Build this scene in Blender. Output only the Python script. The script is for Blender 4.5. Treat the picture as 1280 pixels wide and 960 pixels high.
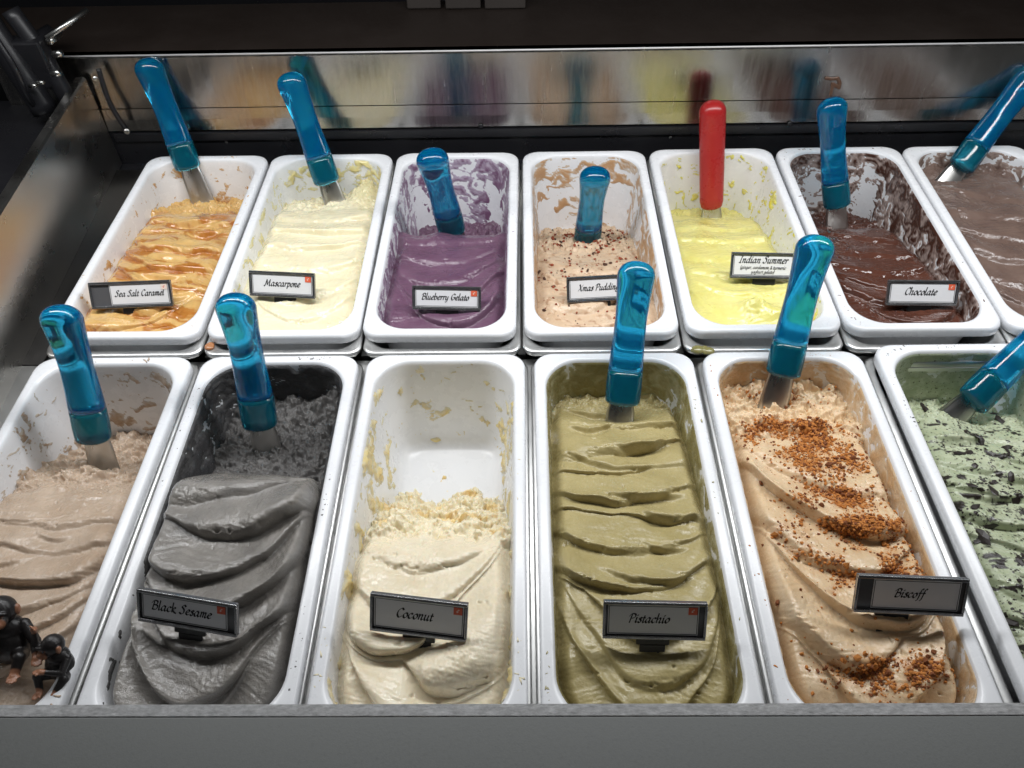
import bpy, bmesh, math, random
import numpy as np
from mathutils import Vector, Matrix

# ------------------------------------------------------------------ reset
for o in list(bpy.data.objects):
    bpy.data.objects.remove(o, do_unlink=True)
scene = bpy.context.scene
COL = scene.collection

# ------------------------------------------------------------------ camera
CAM = np.array([-0.0127, -0.972, 0.584])
YAW, TILT, ROLL, FPX = -0.0224, 0.8241, -0.0246, 999.8      # focal in px of the 1280 wide photograph
_f = np.array([math.sin(YAW)*math.cos(TILT), math.cos(YAW)*math.cos(TILT), -math.sin(TILT)])
_r = np.array([math.cos(YAW), -math.sin(YAW), 0.0])
_u = np.cross(_r, _f)
RT = math.cos(ROLL)*_r + math.sin(ROLL)*_u
UP = -math.sin(ROLL)*_r + math.cos(ROLL)*_u
FW = _f
cd = bpy.data.cameras.new('camera')
cam = bpy.data.objects.new('camera', cd)
COL.objects.link(cam)
cd.sensor_width = 36.0
cd.sensor_fit = 'HORIZONTAL'
cd.lens = 36.0*FPX/1280
cd.clip_start = 0.02
cd.clip_end = 60
m = Matrix(((RT[0], UP[0], -FW[0], CAM[0]), (RT[1], UP[1], -FW[1], CAM[1]), (RT[2], UP[2], -FW[2], CAM[2]), (0, 0, 0, 1)))
cam.matrix_world = m
scene.camera = cam

# ------------------------------------------------------------------ world, lamps, exposure
w = bpy.data.worlds.new('World')
scene.world = w
w.use_nodes = True
bg = w.node_tree.nodes['Background']
bg.inputs[0].default_value = (0.9, 0.95, 1.0, 1)
bg.inputs[1].default_value = 0.028


def area(name, loc, rot, sx, sy, power, col):
    l = bpy.data.lights.new(name, 'AREA')
    l.shape = 'RECTANGLE'
    l.size, l.size_y, l.energy, l.color = sx, sy, power, col
    o = bpy.data.objects.new(name, l)
    o.location, o.rotation_euler = loc, rot
    COL.objects.link(o)
    return o


# the tube in the canopy of the case, over the gap between the rows; and the dim room light behind the viewer
area('canopy_tube_light', (0.05, -0.30, 0.50), (math.radians(-4), 0, 0), 1.7, 0.08, 8.7, (0.97, 0.985, 1.0))
area('room_light', (0.4, -1.9, 2.3), (math.radians(38), 0, 0), 1.6, 1.0, 1.3, (1.0, 0.97, 0.93))
scene.view_settings.view_transform = 'Standard'
scene.view_settings.look = 'None'
scene.view_settings.exposure = 0.0
scene.view_settings.gamma = 1.0
scene.view_settings.use_curve_mapping = False

# ------------------------------------------------------------------ helpers


def ray(x, y):
    d = FW + RT*(x-640)/FPX - UP*(y-480)/FPX
    return d/np.linalg.norm(d)


def onz(x, y, z):
    d = ray(x, y)
    return CAM + d*(z-CAM[2])/d[2]


def ony(x, y, Y):
    d = ray(x, y)
    return CAM + d*(Y-CAM[1])/d[1]


def lin(r, g, b):
    def c(v):
        v /= 255.0
        return v/12.92 if v <= 0.04045 else ((v+0.055)/1.055)**2.4
    return np.array([c(r), c(g), c(b)])


def smooth(a, b, x):
    t = np.clip((x-a)/(b-a), 0, 1)
    return t*t*(3-2*t)


_perm = {}


def perlin(x, y, seed=0):
    if seed not in _perm:
        rs = np.random.RandomState(seed+11)
        p = rs.permutation(256)
        ang = rs.rand(256)*2*np.pi
        _perm[seed] = (np.concatenate([p, p]), np.cos(ang), np.sin(ang))
    p, gx, gy = _perm[seed]
    x, y = np.broadcast_arrays(np.asarray(x, float), np.asarray(y, float))
    xi, yi = np.floor(x).astype(int), np.floor(y).astype(int)
    xf, yf = x-xi, y-yi

    def g(ix, iy, dx, dy):
        h = p[p[ix & 255]+(iy & 255)]
        return gx[h]*dx+gy[h]*dy
    u = xf*xf*xf*(xf*(xf*6-15)+10)
    v = yf*yf*yf*(yf*(yf*6-15)+10)
    a = g(xi, yi, xf, yf)*(1-u)+g(xi+1, yi, xf-1, yf)*u
    b = g(xi, yi+1, xf, yf-1)*(1-u)+g(xi+1, yi+1, xf-1, yf-1)*u
    return (a*(1-v)+b*v)*1.5


def fbm(x, y, octv=4, seed=0, gain=0.5):
    s, a, f = 0, 1.0, 1.0
    for i in range(octv):
        s = s + a*perlin(x*f+17.3*i, y*f-9.1*i, seed+i)
        a *= gain
        f *= 2.03
    return s


def billow(x, y, octv=4, seed=0, gain=0.55):
    s, a, f = 0, 1.0, 1.0
    for i in range(octv):
        s = s + a*(np.abs(perlin(x*f+5.3*i, y*f+3.1*i, seed+i))*2-0.5)
        a *= gain
        f *= 2.1
    return s


def tag(o, label=None, cat=None, group=None, kind=None):
    if label:
        o['label'] = label
    if cat:
        o['category'] = cat
    if group:
        o['group'] = group
    if kind:
        o['kind'] = kind
    return o


def obj(name, data, mat=None, parent=None, loc=None):
    o = bpy.data.objects.new(name, data)
    COL.objects.link(o)
    if mat is not None and data is not None and len(data.materials) == 0:
        data.materials.append(mat)
    if parent is not None:
        o.parent = parent
    if loc is not None:
        o.location = loc
    return o


def empty(name, loc=(0, 0, 0), rz=0.0):
    o = bpy.data.objects.new(name, None)
    o.empty_display_size = 0.02
    COL.objects.link(o)
    o.location = loc
    o.rotation_euler = (0, 0, rz)
    return o


def mesh(name, verts, faces, smooth_=True):
    me = bpy.data.meshes.new(name)
    me.from_pydata([tuple(map(float, v)) for v in verts], [], faces)
    if smooth_:
        me.polygons.foreach_set('use_smooth', [True]*len(me.polygons))
    me.update()
    return me


def bm_mesh(name, bm, smooth_=False):
    me = bpy.data.meshes.new(name)
    bmesh.ops.recalc_face_normals(bm, faces=bm.faces)
    bm.to_mesh(me)
    bm.free()
    if smooth_:
        me.polygons.foreach_set('use_smooth', [True]*len(me.polygons))
    return me


def box_bm(bm, x0, x1, y0, y1, z0, z1, bev=0.0):
    r = bmesh.ops.create_cube(bm, size=1)
    vs = r['verts']
    for v in vs:
        v.co = Vector(((x0+x1)/2+v.co.x*(x1-x0), (y0+y1)/2+v.co.y*(y1-y0), (z0+z1)/2+v.co.z*(z1-z0)))
    if bev:
        es = list({e for v in vs for e in v.link_edges})
        bmesh.ops.bevel(bm, geom=es, offset=bev, segments=2, profile=0.5, affect='EDGES')
    return vs


def box(name, x0, x1, y0, y1, z0, z1, mat, parent=None, bev=0.0, loc=None):
    bm = bmesh.new()
    box_bm(bm, x0, x1, y0, y1, z0, z1, bev)
    return obj(name, bm_mesh(name, bm), mat, parent, loc)


def catmull(pts, n=6):
    P = [np.array(p, float) for p in pts]
    if len(P) == 2:
        return [P[0], P[1]]
    P = [2*P[0]-P[1]]+P+[2*P[-1]-P[-2]]
    out = []
    for i in range(1, len(P)-2):
        for k in range(n):
            t = k/n
            a, b, c, d = P[i-1:i+3]
            out.append(0.5*((2*b)+(-a+c)*t+(2*a-5*b+4*c-d)*t*t+(-a+3*b-3*c+d)*t**3))
    out.append(P[-2])
    return out


def tube(name, pts, rad, mat, parent=None, n=10, sm=6):
    C = catmull(pts, sm)
    verts, faces = [], []
    ref = np.array([0.3, 0.2, 1.0])
    for i, c in enumerate(C):
        t = C[min(i+1, len(C)-1)]-C[max(i-1, 0)]
        t = t/np.linalg.norm(t)
        a = np.cross(t, ref)
        a /= np.linalg.norm(a)
        b = np.cross(t, a)
        for k in range(n):
            q = 2*math.pi*k/n
            verts.append(c+rad*(a*math.cos(q)+b*math.sin(q)))
    for i in range(len(C)-1):
        for k in range(n):
            faces.append((i*n+k, i*n+(k+1) % n, (i+1)*n+(k+1) % n, (i+1)*n+k))
    faces.append(tuple(range(n))[::-1])
    faces.append(tuple(range((len(C)-1)*n, len(C)*n)))
    return obj(name, mesh(name, verts, faces), mat, parent)


# ------------------------------------------------------------------ materials
def newmat(name):
    mt = bpy.data.materials.new(name)
    mt.use_nodes = True
    nt = mt.node_tree
    return mt, nt, nt.nodes['Principled BSDF']


def node(nt, t, **kw):
    n = nt.nodes.new(t)
    for k, v in kw.items():
        if k.startswith('i_'):
            n.inputs[k[2:].replace('_', ' ')].default_value = v
        else:
            setattr(n, k, v)
    return n


def plain(name, col, rough=0.5, metal=0.0, spec=0.5, bump=None, var=0.0, varscale=40, rvar=0.0, stretch=None):
    mt, nt, b = newmat(name)
    b.inputs['Base Color'].default_value = (*col, 1)
    b.inputs['Roughness'].default_value = rough
    b.inputs['Metallic'].default_value = metal
    b.inputs['Specular IOR Level'].default_value = spec
    tc = node(nt, 'ShaderNodeTexCoord')
    src = tc.outputs['Object']
    if stretch:
        mp = node(nt, 'ShaderNodeMapping')
        mp.inputs['Scale'].default_value = stretch
        nt.links.new(src, mp.inputs['Vector'])
        src = mp.outputs['Vector']
    if var or rvar:
        n = node(nt, 'ShaderNodeTexNoise', i_Scale=varscale, i_Detail=6.0, i_Roughness=0.65)
        nt.links.new(src, n.inputs['Vector'])
        if var:
            mx = node(nt, 'ShaderNodeMix', data_type='RGBA')
            mx.inputs[6].default_value = (*[c*(1-var) for c in col], 1)
            mx.inputs[7].default_value = (*[min(1, c*(1+var)) for c in col], 1)
            nt.links.new(n.outputs['Fac'], mx.inputs[0])
            nt.links.new(mx.outputs[2], b.inputs['Base Color'])
        if rvar:
            mr = node(nt, 'ShaderNodeMapRange')
            mr.inputs[1].default_value, mr.inputs[2].default_value = 0.3, 0.7
            mr.inputs[3].default_value, mr.inputs[4].default_value = max(0.02, rough-rvar), rough+rvar
            nt.links.new(n.outputs['Fac'], mr.inputs[0])
            nt.links.new(mr.outputs[0], b.inputs['Roughness'])
    if bump:
        sc, st, dist = bump
        n2 = node(nt, 'ShaderNodeTexNoise', i_Scale=sc, i_Detail=5.0, i_Roughness=0.6)
        nt.links.new(src, n2.inputs['Vector'])
        bp = node(nt, 'ShaderNodeBump', i_Strength=st, i_Distance=dist)
        nt.links.new(n2.outputs['Fac'], bp.inputs['Height'])
        nt.links.new(bp.outputs[0], b.inputs['Normal'])
    return mt


M = {}
M['white'] = plain('white_plastic', (0.80, 0.81, 0.83), 0.28, rvar=0.06, var=0.02, varscale=25, bump=(25, 0.02, 0.001))
M['steel'] = plain('stainless_steel', (0.62, 0.62, 0.61), 0.38, 1.0, rvar=0.08, var=0.08, varscale=30, bump=(90, 0.04, 0.0006))
M['mirror'] = plain('brushed_backsplash_steel', (0.68, 0.66, 0.63), 0.21, 1.0, rvar=0.07, var=0.14, varscale=14, stretch=(9, 1, 1), bump=(30, 0.035, 0.001))
M['side'] = plain('scuffed_side_steel', (0.50, 0.485, 0.46), 0.29, 1.0, rvar=0.07, var=0.14, varscale=8, stretch=(1, 1, 1.6), bump=(20, 0.04, 0.001))
M['black'] = plain('black_plastic', (0.012, 0.012, 0.014), 0.32, rvar=0.1, varscale=20)
M['darkbrown'] = plain('dark_brown_laminate', (0.022, 0.016, 0.013), 0.45, rvar=0.1, varscale=10, var=0.2)
M['ledge'] = plain('grey_painted_ledge', (0.155, 0.16, 0.155), 0.5, 0.2, var=0.10, varscale=420, rvar=0.1, bump=(900, 0.12, 0.0006))
M['trim'] = plain('worn_aluminium_trim', (0.66, 0.66, 0.67), 0.5, 0.0, var=0.9, varscale=150, rvar=0.2, stretch=(1, 2, 2), bump=(220, 0.4, 0.001))
M['shadesteel'] = plain('shade_toned_steel', (0.16, 0.155, 0.15), 0.35, 1.0, rvar=0.08, var=0.2, varscale=12)  # darker copy of the deck steel, with shade put into its colour
M['edge'] = plain('painted_edge_glint', (0.70, 0.70, 0.70), 0.45, 0.2)  # pale grey paint standing in for a highlight on steel
M['card'] = plain('white_card', (0.78, 0.78, 0.79), 0.45, var=0.04, varscale=60)
M['holder'] = plain('smoky_tag_plastic', (0.10, 0.10, 0.105), 0.12, 0.0, 0.6)
M['tagframe'] = plain('tag_frame_metal', (0.34, 0.34, 0.345), 0.22, 0.9, rvar=0.08, varscale=80)
M['ink'] = plain('black_ink', (0.008, 0.008, 0.010), 0.5)
M['sticker'] = plain('orange_red_sticker', (0.75, 0.13, 0.06), 0.5)
M['stickerwhite'] = plain('sticker_white', (0.85, 0.7, 0.6), 0.5)
M['stem'] = plain('black_tag_stem', (0.015, 0.015, 0.016), 0.35)
M['blade'] = plain('spatula_steel', (0.50, 0.49, 0.47), 0.30, 1.0, rvar=0.1, var=0.12, varscale=60, stretch=(1, 1, 0.2))
M['red'] = plain('red_plastic', (0.36, 0.018, 0.018), 0.30, 0.0, 0.5, rvar=0.08, varscale=40)
M['screw'] = plain('screw_metal', (0.5, 0.5, 0.48), 0.3, 1.0)
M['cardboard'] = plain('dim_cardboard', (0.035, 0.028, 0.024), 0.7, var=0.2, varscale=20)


def clear_blue(name, col, diff, rough, mixf):
    mt, nt, b = newmat(name)
    b.inputs['Base Color'].default_value = (*col, 1)
    b.inputs['Transmission Weight'].default_value = 1.0
    b.inputs['Roughness'].default_value = rough
    b.inputs['IOR'].default_value = 1.47
    d = node(nt, 'ShaderNodeBsdfPrincipled')
    d.inputs['Base Color'].default_value = (*diff, 1)
    d.inputs['Roughness'].default_value = 0.12
    d.inputs['Subsurface Weight'].default_value = 1.0
    d.inputs['Subsurface Radius'].default_value = (0.15, 0.6, 1.0)
    d.inputs['Subsurface Scale'].default_value = 0.02
    ms = node(nt, 'ShaderNodeMixShader')
    ms.inputs[0].default_value = mixf
    nt.links.new(b.outputs[0], ms.inputs[1])
    nt.links.new(d.outputs[0], ms.inputs[2])
    nt.links.new(ms.outputs[0], nt.nodes['Material Output'].inputs['Surface'])
    tc = node(nt, 'ShaderNodeTexCoord')
    n = node(nt, 'ShaderNodeTexNoise', i_Scale=70.0, i_Detail=3.0)
    bp = node(nt, 'ShaderNodeBump', i_Strength=0.05, i_Distance=0.002)
    nt.links.new(tc.outputs['Object'], n.inputs['Vector'])
    nt.links.new(n.outputs['Fac'], bp.inputs['Height'])
    for q in (b, d):
        nt.links.new(bp.outputs[0], q.inputs['Normal'])
    return mt


M['blue'] = clear_blue('translucent_blue_plastic', (0.04, 0.60, 0.92), (0.0, 0.20, 0.42), 0.05, 0.34)
M['teal'] = clear_blue('translucent_teal_plastic', (0.06, 0.56, 0.72), (0.0, 0.16, 0.25), 0.08, 0.38)


def gelato_mat(name, rough=0.30, pore=500, pstr=0.25, sss=0.25, var=0.10, speck=None, coat=0.8):
    mt, nt, b = newmat(name)
    at = node(nt, 'ShaderNodeAttribute', attribute_name='Col')
    tc = node(nt, 'ShaderNodeTexCoord')
    n = node(nt, 'ShaderNodeTexNoise', i_Scale=70.0, i_Detail=6.0, i_Roughness=0.65)
    nt.links.new(tc.outputs['Object'], n.inputs['Vector'])
    mr = node(nt, 'ShaderNodeMapRange')
    mr.inputs[1].default_value, mr.inputs[2].default_value = 0.25, 0.75
    mr.inputs[3].default_value, mr.inputs[4].default_value = 1-var, 1+var
    nt.links.new(n.outputs['Fac'], mr.inputs[0])
    mul = node(nt, 'ShaderNodeVectorMath', operation='SCALE')
    nt.links.new(at.outputs['Color'], mul.inputs[0])
    nt.links.new(mr.outputs[0], mul.inputs['Scale'])
    colout = mul.outputs[0]
    if speck:
        sc, thr, scol, wid = speck
        vn = node(nt, 'ShaderNodeTexNoise', i_Scale=sc, i_Detail=4.0, i_Roughness=0.7)
        nt.links.new(tc.outputs['Object'], vn.inputs['Vector'])
        ms = node(nt, 'ShaderNodeMapRange')
        ms.inputs[1].default_value, ms.inputs[2].default_value = thr, thr+wid
        nt.links.new(vn.outputs['Fac'], ms.inputs[0])
        mx = node(nt, 'ShaderNodeMix', data_type='RGBA')
        nt.links.new(ms.outputs[0], mx.inputs[0])
        nt.links.new(colout, mx.inputs[6])
        mx.inputs[7].default_value = (*scol, 1)
        colout = mx.outputs[2]
    nt.links.new(colout, b.inputs['Base Color'])
    # alpha of the colour attribute: wetness
    rr = node(nt, 'ShaderNodeMapRange')
    rr.inputs[3].default_value, rr.inputs[4].default_value = rough, 0.20
    nt.links.new(at.outputs['Alpha'], rr.inputs[0])
    n3 = node(nt, 'ShaderNodeTexNoise', i_Scale=160.0, i_Detail=3.0)
    nt.links.new(tc.outputs['Object'], n3.inputs['Vector'])
    ad = node(nt, 'ShaderNodeMath', operation='MULTIPLY_ADD')
    nt.links.new(n3.outputs['Fac'], ad.inputs[0])
    ad.inputs[1].default_value = 0.3
    sub = node(nt, 'ShaderNodeMath', operation='SUBTRACT')
    nt.links.new(rr.outputs[0], sub.inputs[0])
    sub.inputs[1].default_value = 0.21
    nt.links.new(sub.outputs[0], ad.inputs[2])
    nt.links.new(ad.outputs[0], b.inputs['Roughness'])
    cw = node(nt, 'ShaderNodeMath', operation='MULTIPLY_ADD')
    nt.links.new(at.outputs['Alpha'], cw.inputs[0])
    cw.inputs[1].default_value, cw.inputs[2].default_value = coat, 0.04
    nt.links.new(cw.outputs[0], b.inputs['Coat Weight'])
    b.inputs['Coat Roughness'].default_value = 0.13
    b.inputs['Subsurface Weight'].default_value = sss
    b.inputs['Subsurface Radius'].default_value = (1.0, 0.7, 0.5)
    b.inputs['Subsurface Scale'].default_value = 0.004
    b.inputs['Specular IOR Level'].default_value = 0.45
    n2 = node(nt, 'ShaderNodeTexNoise', i_Scale=pore, i_Detail=5.0, i_Roughness=0.7)
    nt.links.new(tc.outputs['Object'], n2.inputs['Vector'])
    bp = node(nt, 'ShaderNodeBump', i_Strength=min(1, pstr*1.5), i_Distance=0.0016)
    nt.links.new(n2.outputs['Fac'], bp.inputs['Height'])
    nt.links.new(bp.outputs[0], b.inputs['Normal'])
    n4 = node(nt, 'ShaderNodeTexNoise', i_Scale=pore*0.55, i_Detail=3.0, i_Roughness=0.6)
    nt.links.new(tc.outputs['Object'], n4.inputs['Vector'])
    bp2 = node(nt, 'ShaderNodeBump', i_Strength=min(1, pstr*1.2), i_Distance=0.0015)
    nt.links.new(n4.outputs['Fac'], bp2.inputs['Height'])
    nt.links.new(bp2.outputs[0], b.inputs['Coat Normal'])
    return mt


# ------------------------------------------------------------------ the case (deck, walls, ledge)
ROWZ = {'b': 0.0, 'f': -0.0099}
PITCH = {'b': 0.1707, 'f': 0.1745}
X0 = {'b': -0.4417, 'f': -0.4432}
YB = {'b': 0.0, 'f': -0.3779}
LEN = {'b': 0.360, 'f': 0.390}
DEPTH = 0.120
DRAFT = 0.12
HW, RIM, RO, RI = 0.0825, 0.0110, 0.018, 0.036

case = empty('display_case', (0, -0.4, -0.2))
tag(case, 'stainless steel gelato display case with the pans sunk into its top', 'display case')


def cpart(name, *a, bev=0.0):
    o = box(name, *a, case, bev)
    o.matrix_parent_inverse = Matrix.Translation((0, 0.4, 0.2))
    return o


def keep(o, parent=None):
    p = parent or case
    o.parent = p
    o.matrix_parent_inverse = p.matrix_basis.inverted()
    return o


cpart('well_floor', -0.60, 0.95, -0.80, 0.05, -0.20, -0.19, M['black'])
cpart('back_wall', -0.60, 0.95, 0.030, 0.042, -0.19, 0.0195, M['black'])
cpart('well_front', -0.60, 0.95, -0.80, -0.785, -0.19, -0.030, M['steel'])
cpart('deck_strip', -0.60, 0.95, 0.004, 0.0295, -0.034, -0.030, M['black'])
cpart('deck_strip', -0.585, -0.5305, -0.3755, 0.0035, -0.028, -0.024, M['shadesteel'])  # same deck steel, painted darker for the shade beside the side wall
cpart('deck_strip', 0.6720, 0.95, -0.3755, 0.0035, -0.028, -0.024, M['steel'])
cpart('deck_strip', 0.5330, 0.95, -0.785, -0.3860, -0.029, -0.025, M['steel'])
cpart('deck_strip', -0.585, -0.5305, -0.785, -0.3765, -0.029, -0.025, M['steel'])
cpart('deck_strip', -0.5300, 0.95, -0.385, -0.367, -0.036, -0.031, M['steel'])
for rw in 'bf':
    for i in range(7 if rw == 'b' else 6):
        xx = X0[rw]+(i+0.5)*PITCH[rw]
        y1, y0 = YB[rw]+0.002, YB[rw]-LEN[rw]
        cpart('divider_bar', xx-0.004, xx+0.004, max(y0, -0.784), y1, -0.040+(0 if rw == 'b' else -0.001), -0.0305, M['steel'])

# backsplash: a lip that bends forward, then a tall panel leaning slightly back


def sheet(name, prof, x0, x1, mat, th=0.0015):
    bm = bmesh.new()
    vs = []
    for x in (x0, x1):
        for (y, z) in prof:
            vs.append(bm.verts.new((x, y, z)))
    n = len(prof)
    for i in range(n-1):
        bm.faces.new((vs[i], vs[i+1], vs[n+i+1], vs[n+i]))
    r = bmesh.ops.solidify(bm, geom=bm.faces[:], thickness=th)
    return obj(name, bm_mesh(name, bm), mat)


keep(sheet('backsplash_lip', [(0.0305, 0.0200), (0.0275, 0.0222), (0.0278, 0.0380), (0.0292, 0.0530)], -0.70, 0.95, M['mirror']))
keep(sheet('backsplash_panel', [(0.0305, 0.0536), (0.0345, 0.1205), (0.0352, 0.1222), (0.0366, 0.1232), (0.0385, 0.1236), (0.0480, 0.1236)], -0.70, 0.95, M['mirror']))
keep(tube('backsplash_edge_glint', [(-0.70, 0.0350, 0.1238), (0.95, 0.0350, 0.1238)], 0.0011, M['edge'], None, 10))  # pale bead added to paint the bright line along the panel's top
keep(box('trim_strip', -0.577, 0.95, 0.0262, 0.0295, 0.006, 0.0185, M['black'], bev=0.001))
keep(box('counter_shelf', -1.4, 1.6, 0.0485, 0.20, 0.085, 0.1215, M['darkbrown'], bev=0.002))

# side wall: vertical sheet running along the pans, top edge folded
pa, pb = np.array([-0.549, -0.425]), np.array([-0.581, 0.025])
dv = (pb-pa)/np.linalg.norm(pb-pa)
nv = np.array([-dv[1], dv[0]])
A0, A1 = pa-dv*0.40, pa+dv*0.452
bm = bmesh.new()
prof = [(0.0, -0.028), (0.0, 0.098), (0.002, 0.1005), (0.012, 0.1005), (0.012, 0.098), (0.0025, 0.097), (0.0025, -0.028)]
ring = []
for P in (A0, A1):
    ring.append([bm.verts.new((P[0]+nv[0]*a, P[1]+nv[1]*a, z)) for a, z in prof])
for i in range(len(prof)):
    j = (i+1) % len(prof)
    bm.faces.new((ring[0][i], ring[0][j], ring[1][j], ring[1][i]))
bm.faces.new(ring[0])
bm.faces.new(ring[1][::-1])
keep(obj('side_wall', bm_mesh('side_wall', bm), M['side']))
keep(box('side_counter', -1.5, -0.597, -1.0, 0.045, 0.03, 0.060, M['black'], bev=0.002))

# customer-side ledge
keep(sheet('ledge_trim', [(-0.7660, 0.0000), (-0.7515, 0.0030), (-0.7508, 0.0070), (-0.7520, 0.0100), (-0.7550, 0.0118), (-0.7610, 0.0124)], -1.2, 1.2, M['trim'], 0.002))
bm = bmesh.new()
box_bm(bm, -1.2, 1.2, -0.93, -0.7612, -0.02, 0.0118, 0.0012)
keep(obj('ledge', bm_mesh('ledge', bm), M['ledge']))


def screw(p, nrm, rad, parent, mat=None):
    bm = bmesh.new()
    bmesh.ops.create_uvsphere(bm, u_segments=14, v_segments=8, radius=1)
    for v in bm.verts:
        v.co = Vector((v.co.x*rad, v.co.y*rad, v.co.z*rad*0.45))
        if v.co.z > rad*0.2 and abs(v.co.x) < rad*0.15:
            v.co.z -= rad*0.2
    o = obj('screw', bm_mesh('screw', bm, True), mat or M['screw'])
    o.location = p
    o.rotation_euler = Vector(nrm).to_track_quat('Z', 'Y').to_euler()
    bpy.context.view_layer.update()
    o.parent = parent
    o.matrix_parent_inverse = parent.matrix_basis.inverted()
    return o


for px, py in ((601, 158), (987, 155)):
    screw(ony(px, py, 0.0255), (0, -1, 0), 0.0036, case, M['black'])
for px, py in ((283, 178), (1243, 172), (838, 172)):
    screw(ony(px, py, 0.030), (0, -1, 0), 0.0022, case)

# cable in the corner of the case with its clips
cb = [ony(123, 86, 0.022), ony(128, 103, 0.018), ony(136, 126, 0.014), ony(147, 146, 0.012), ony(157, 160, 0.016)]
cable = tube('corner_cable', cb, 0.0034, M['black'])
tag(cable, 'short black cable clipped in the corner of steel side wall and backsplash', 'cable')
screw(cb[-1]+np.array([0.002, -0.004, -0.003]), (0.3, -1, 0.3), 0.0040, cable)
screw(cb[0]+np.array([-0.006, -0.006, -0.010]), (0.6, -1, 0.3), 0.0032, cable)

# ------------------------------------------------------------------ pans


def rrect(hw, hl, r, nc=10, ns=8):
    r = min(r, hw*0.999, hl*0.999)
    pts = []
    for cx, cy, a0, nxt in ((hw-r, hl-r, 0, 'x'), (-hw+r, hl-r, 90, 'y'), (-hw+r, -hl+r, 180, 'x'), (hw-r, -hl+r, 270, 'y')):
        for k in range(nc+1):
            a = math.radians(a0+90*k/nc)
            pts.append((cx+r*math.cos(a), cy+r*math.sin(a)))
        # straight run to the next corner
        ax, ay = pts[-1]
        if a0 == 0:
            bx, by = -hw+r, hl
        elif a0 == 90:
            bx, by = -hw, -hl+r
        elif a0 == 180:
            bx, by = hw-r, -hl
        else:
            bx, by = hw, hl-r
        for k in range(1, ns):
            pts.append((ax+(bx-ax)*k/ns, ay+(by-ay)*k/ns))
    return pts


def loft(name, rings, cap_last=True):
    verts, faces = [], []
    n = len(rings[0][0])
    for pts, z in rings:
        verts += [(x, y, z) for x, y in pts]
    for i in range(len(rings)-1):
        for k in range(n):
            faces.append((i*n+k, i*n+(k+1) % n, (i+1)*n+(k+1) % n, (i+1)*n+k))
    return verts, faces, n


def rad_at(e):
    if e <= RIM:
        return RO+(RI-RO)*e/RIM
    return max(RI-(e-RIM)*0.6, 0.02)


def make_pan_mesh(L):
    hl = L/2
    prof_in = [(0.0025, -0.0125), (0.0006, -0.0120), (0.0, -0.0110), (0.0, -0.0040), (0.0006, -0.0016), (0.0020, -0.0003), (0.0040, 0.0), (0.0085, 0.0), (0.0100, -0.0004), (0.0112, -0.0016), (0.0122, -0.0045)]
    for d in (0.012, 0.03, 0.06, 0.09, 0.106):
        prof_in.append((0.0122+(d-0.0045)*DRAFT, -d))
    ef = 0.0122+(0.106-0.0045)*DRAFT
    prof_in += [(ef+0.0025, -0.1125), (ef+0.007, -0.1175), (ef+0.013, -0.1198), (ef+0.03, -0.120), (ef+0.05, -0.120)]
    rings = [(rrect(HW-e, hl-e, rad_at(e)), z) for e, z in prof_in]
    verts, faces, n = loft('p', rings)
    faces.append(tuple(range((len(rings)-1)*n, len(rings)*n)))
    prof_out = [(0.0025, -0.0125), (0.0045, -0.0123), (0.0050, -0.0040), (0.0090, -0.0035), (0.0098, -0.0060)]
    prof_out += [(0.0098+(d-0.0045)*DRAFT, -d) for d in (0.03, 0.07, 0.11)] + [(ef+0.004, -0.1225), (ef+0.05, -0.1225)]
    ro = [(rrect(HW-e, hl-e, rad_at(min(e, 0.012))), z) for e, z in prof_out]
    v2, f2, _ = loft('q', ro)
    off = len(verts)
    verts += v2
    faces += [tuple(off+i for i in f)[::-1] for f in f2]
    faces.append(tuple(off+i for i in range((len(ro)-1)*n, len(ro)*n))[::-1])
    return mesh('gelato_pan', verts, faces)


def make_steel_mesh(L, front_extra, hw):
    y1, y0 = 0.003, -L-front_extra
    hl, cy = (y1-y0)/2, (y1+y0)/2
    P = [(0.0005, -0.019), (0.0, -0.0175), (0.0, -0.0150), (0.0006, -0.0136), (0.002, -0.0130), (0.0070, -0.0132), (0.0085, -0.0142), (0.0092, -0.018), (0.0096, -0.05), (0.012, -0.15), (0.03, -0.154), (0.06, -0.154)]
    rings = [([(x, y+cy) for x, y in rrect(hw-e, hl-e, max(0.013, 0.013+e*0.8 if e < 0.02 else 0.02))], z) for e, z in P]
    v, f, n = loft('s', rings)
    f.append(tuple(range((len(rings)-1)*n, len(rings)*n)))
    return mesh('steel_insert', v, f)


panmesh = {r: make_pan_mesh(LEN[r]) for r in 'bf'}
for r in 'bf':
    panmesh[r].materials.append(M['white'])
steelmesh = {'b': make_steel_mesh(LEN['b'], 0.0145, PITCH['b']/2-0.0011), 'f': make_steel_mesh(LEN['f'], 0.004, PITCH['f']/2-0.0016)}
for r in 'bf':
    steelmesh[r].materials.append(M['steel'])

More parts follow.
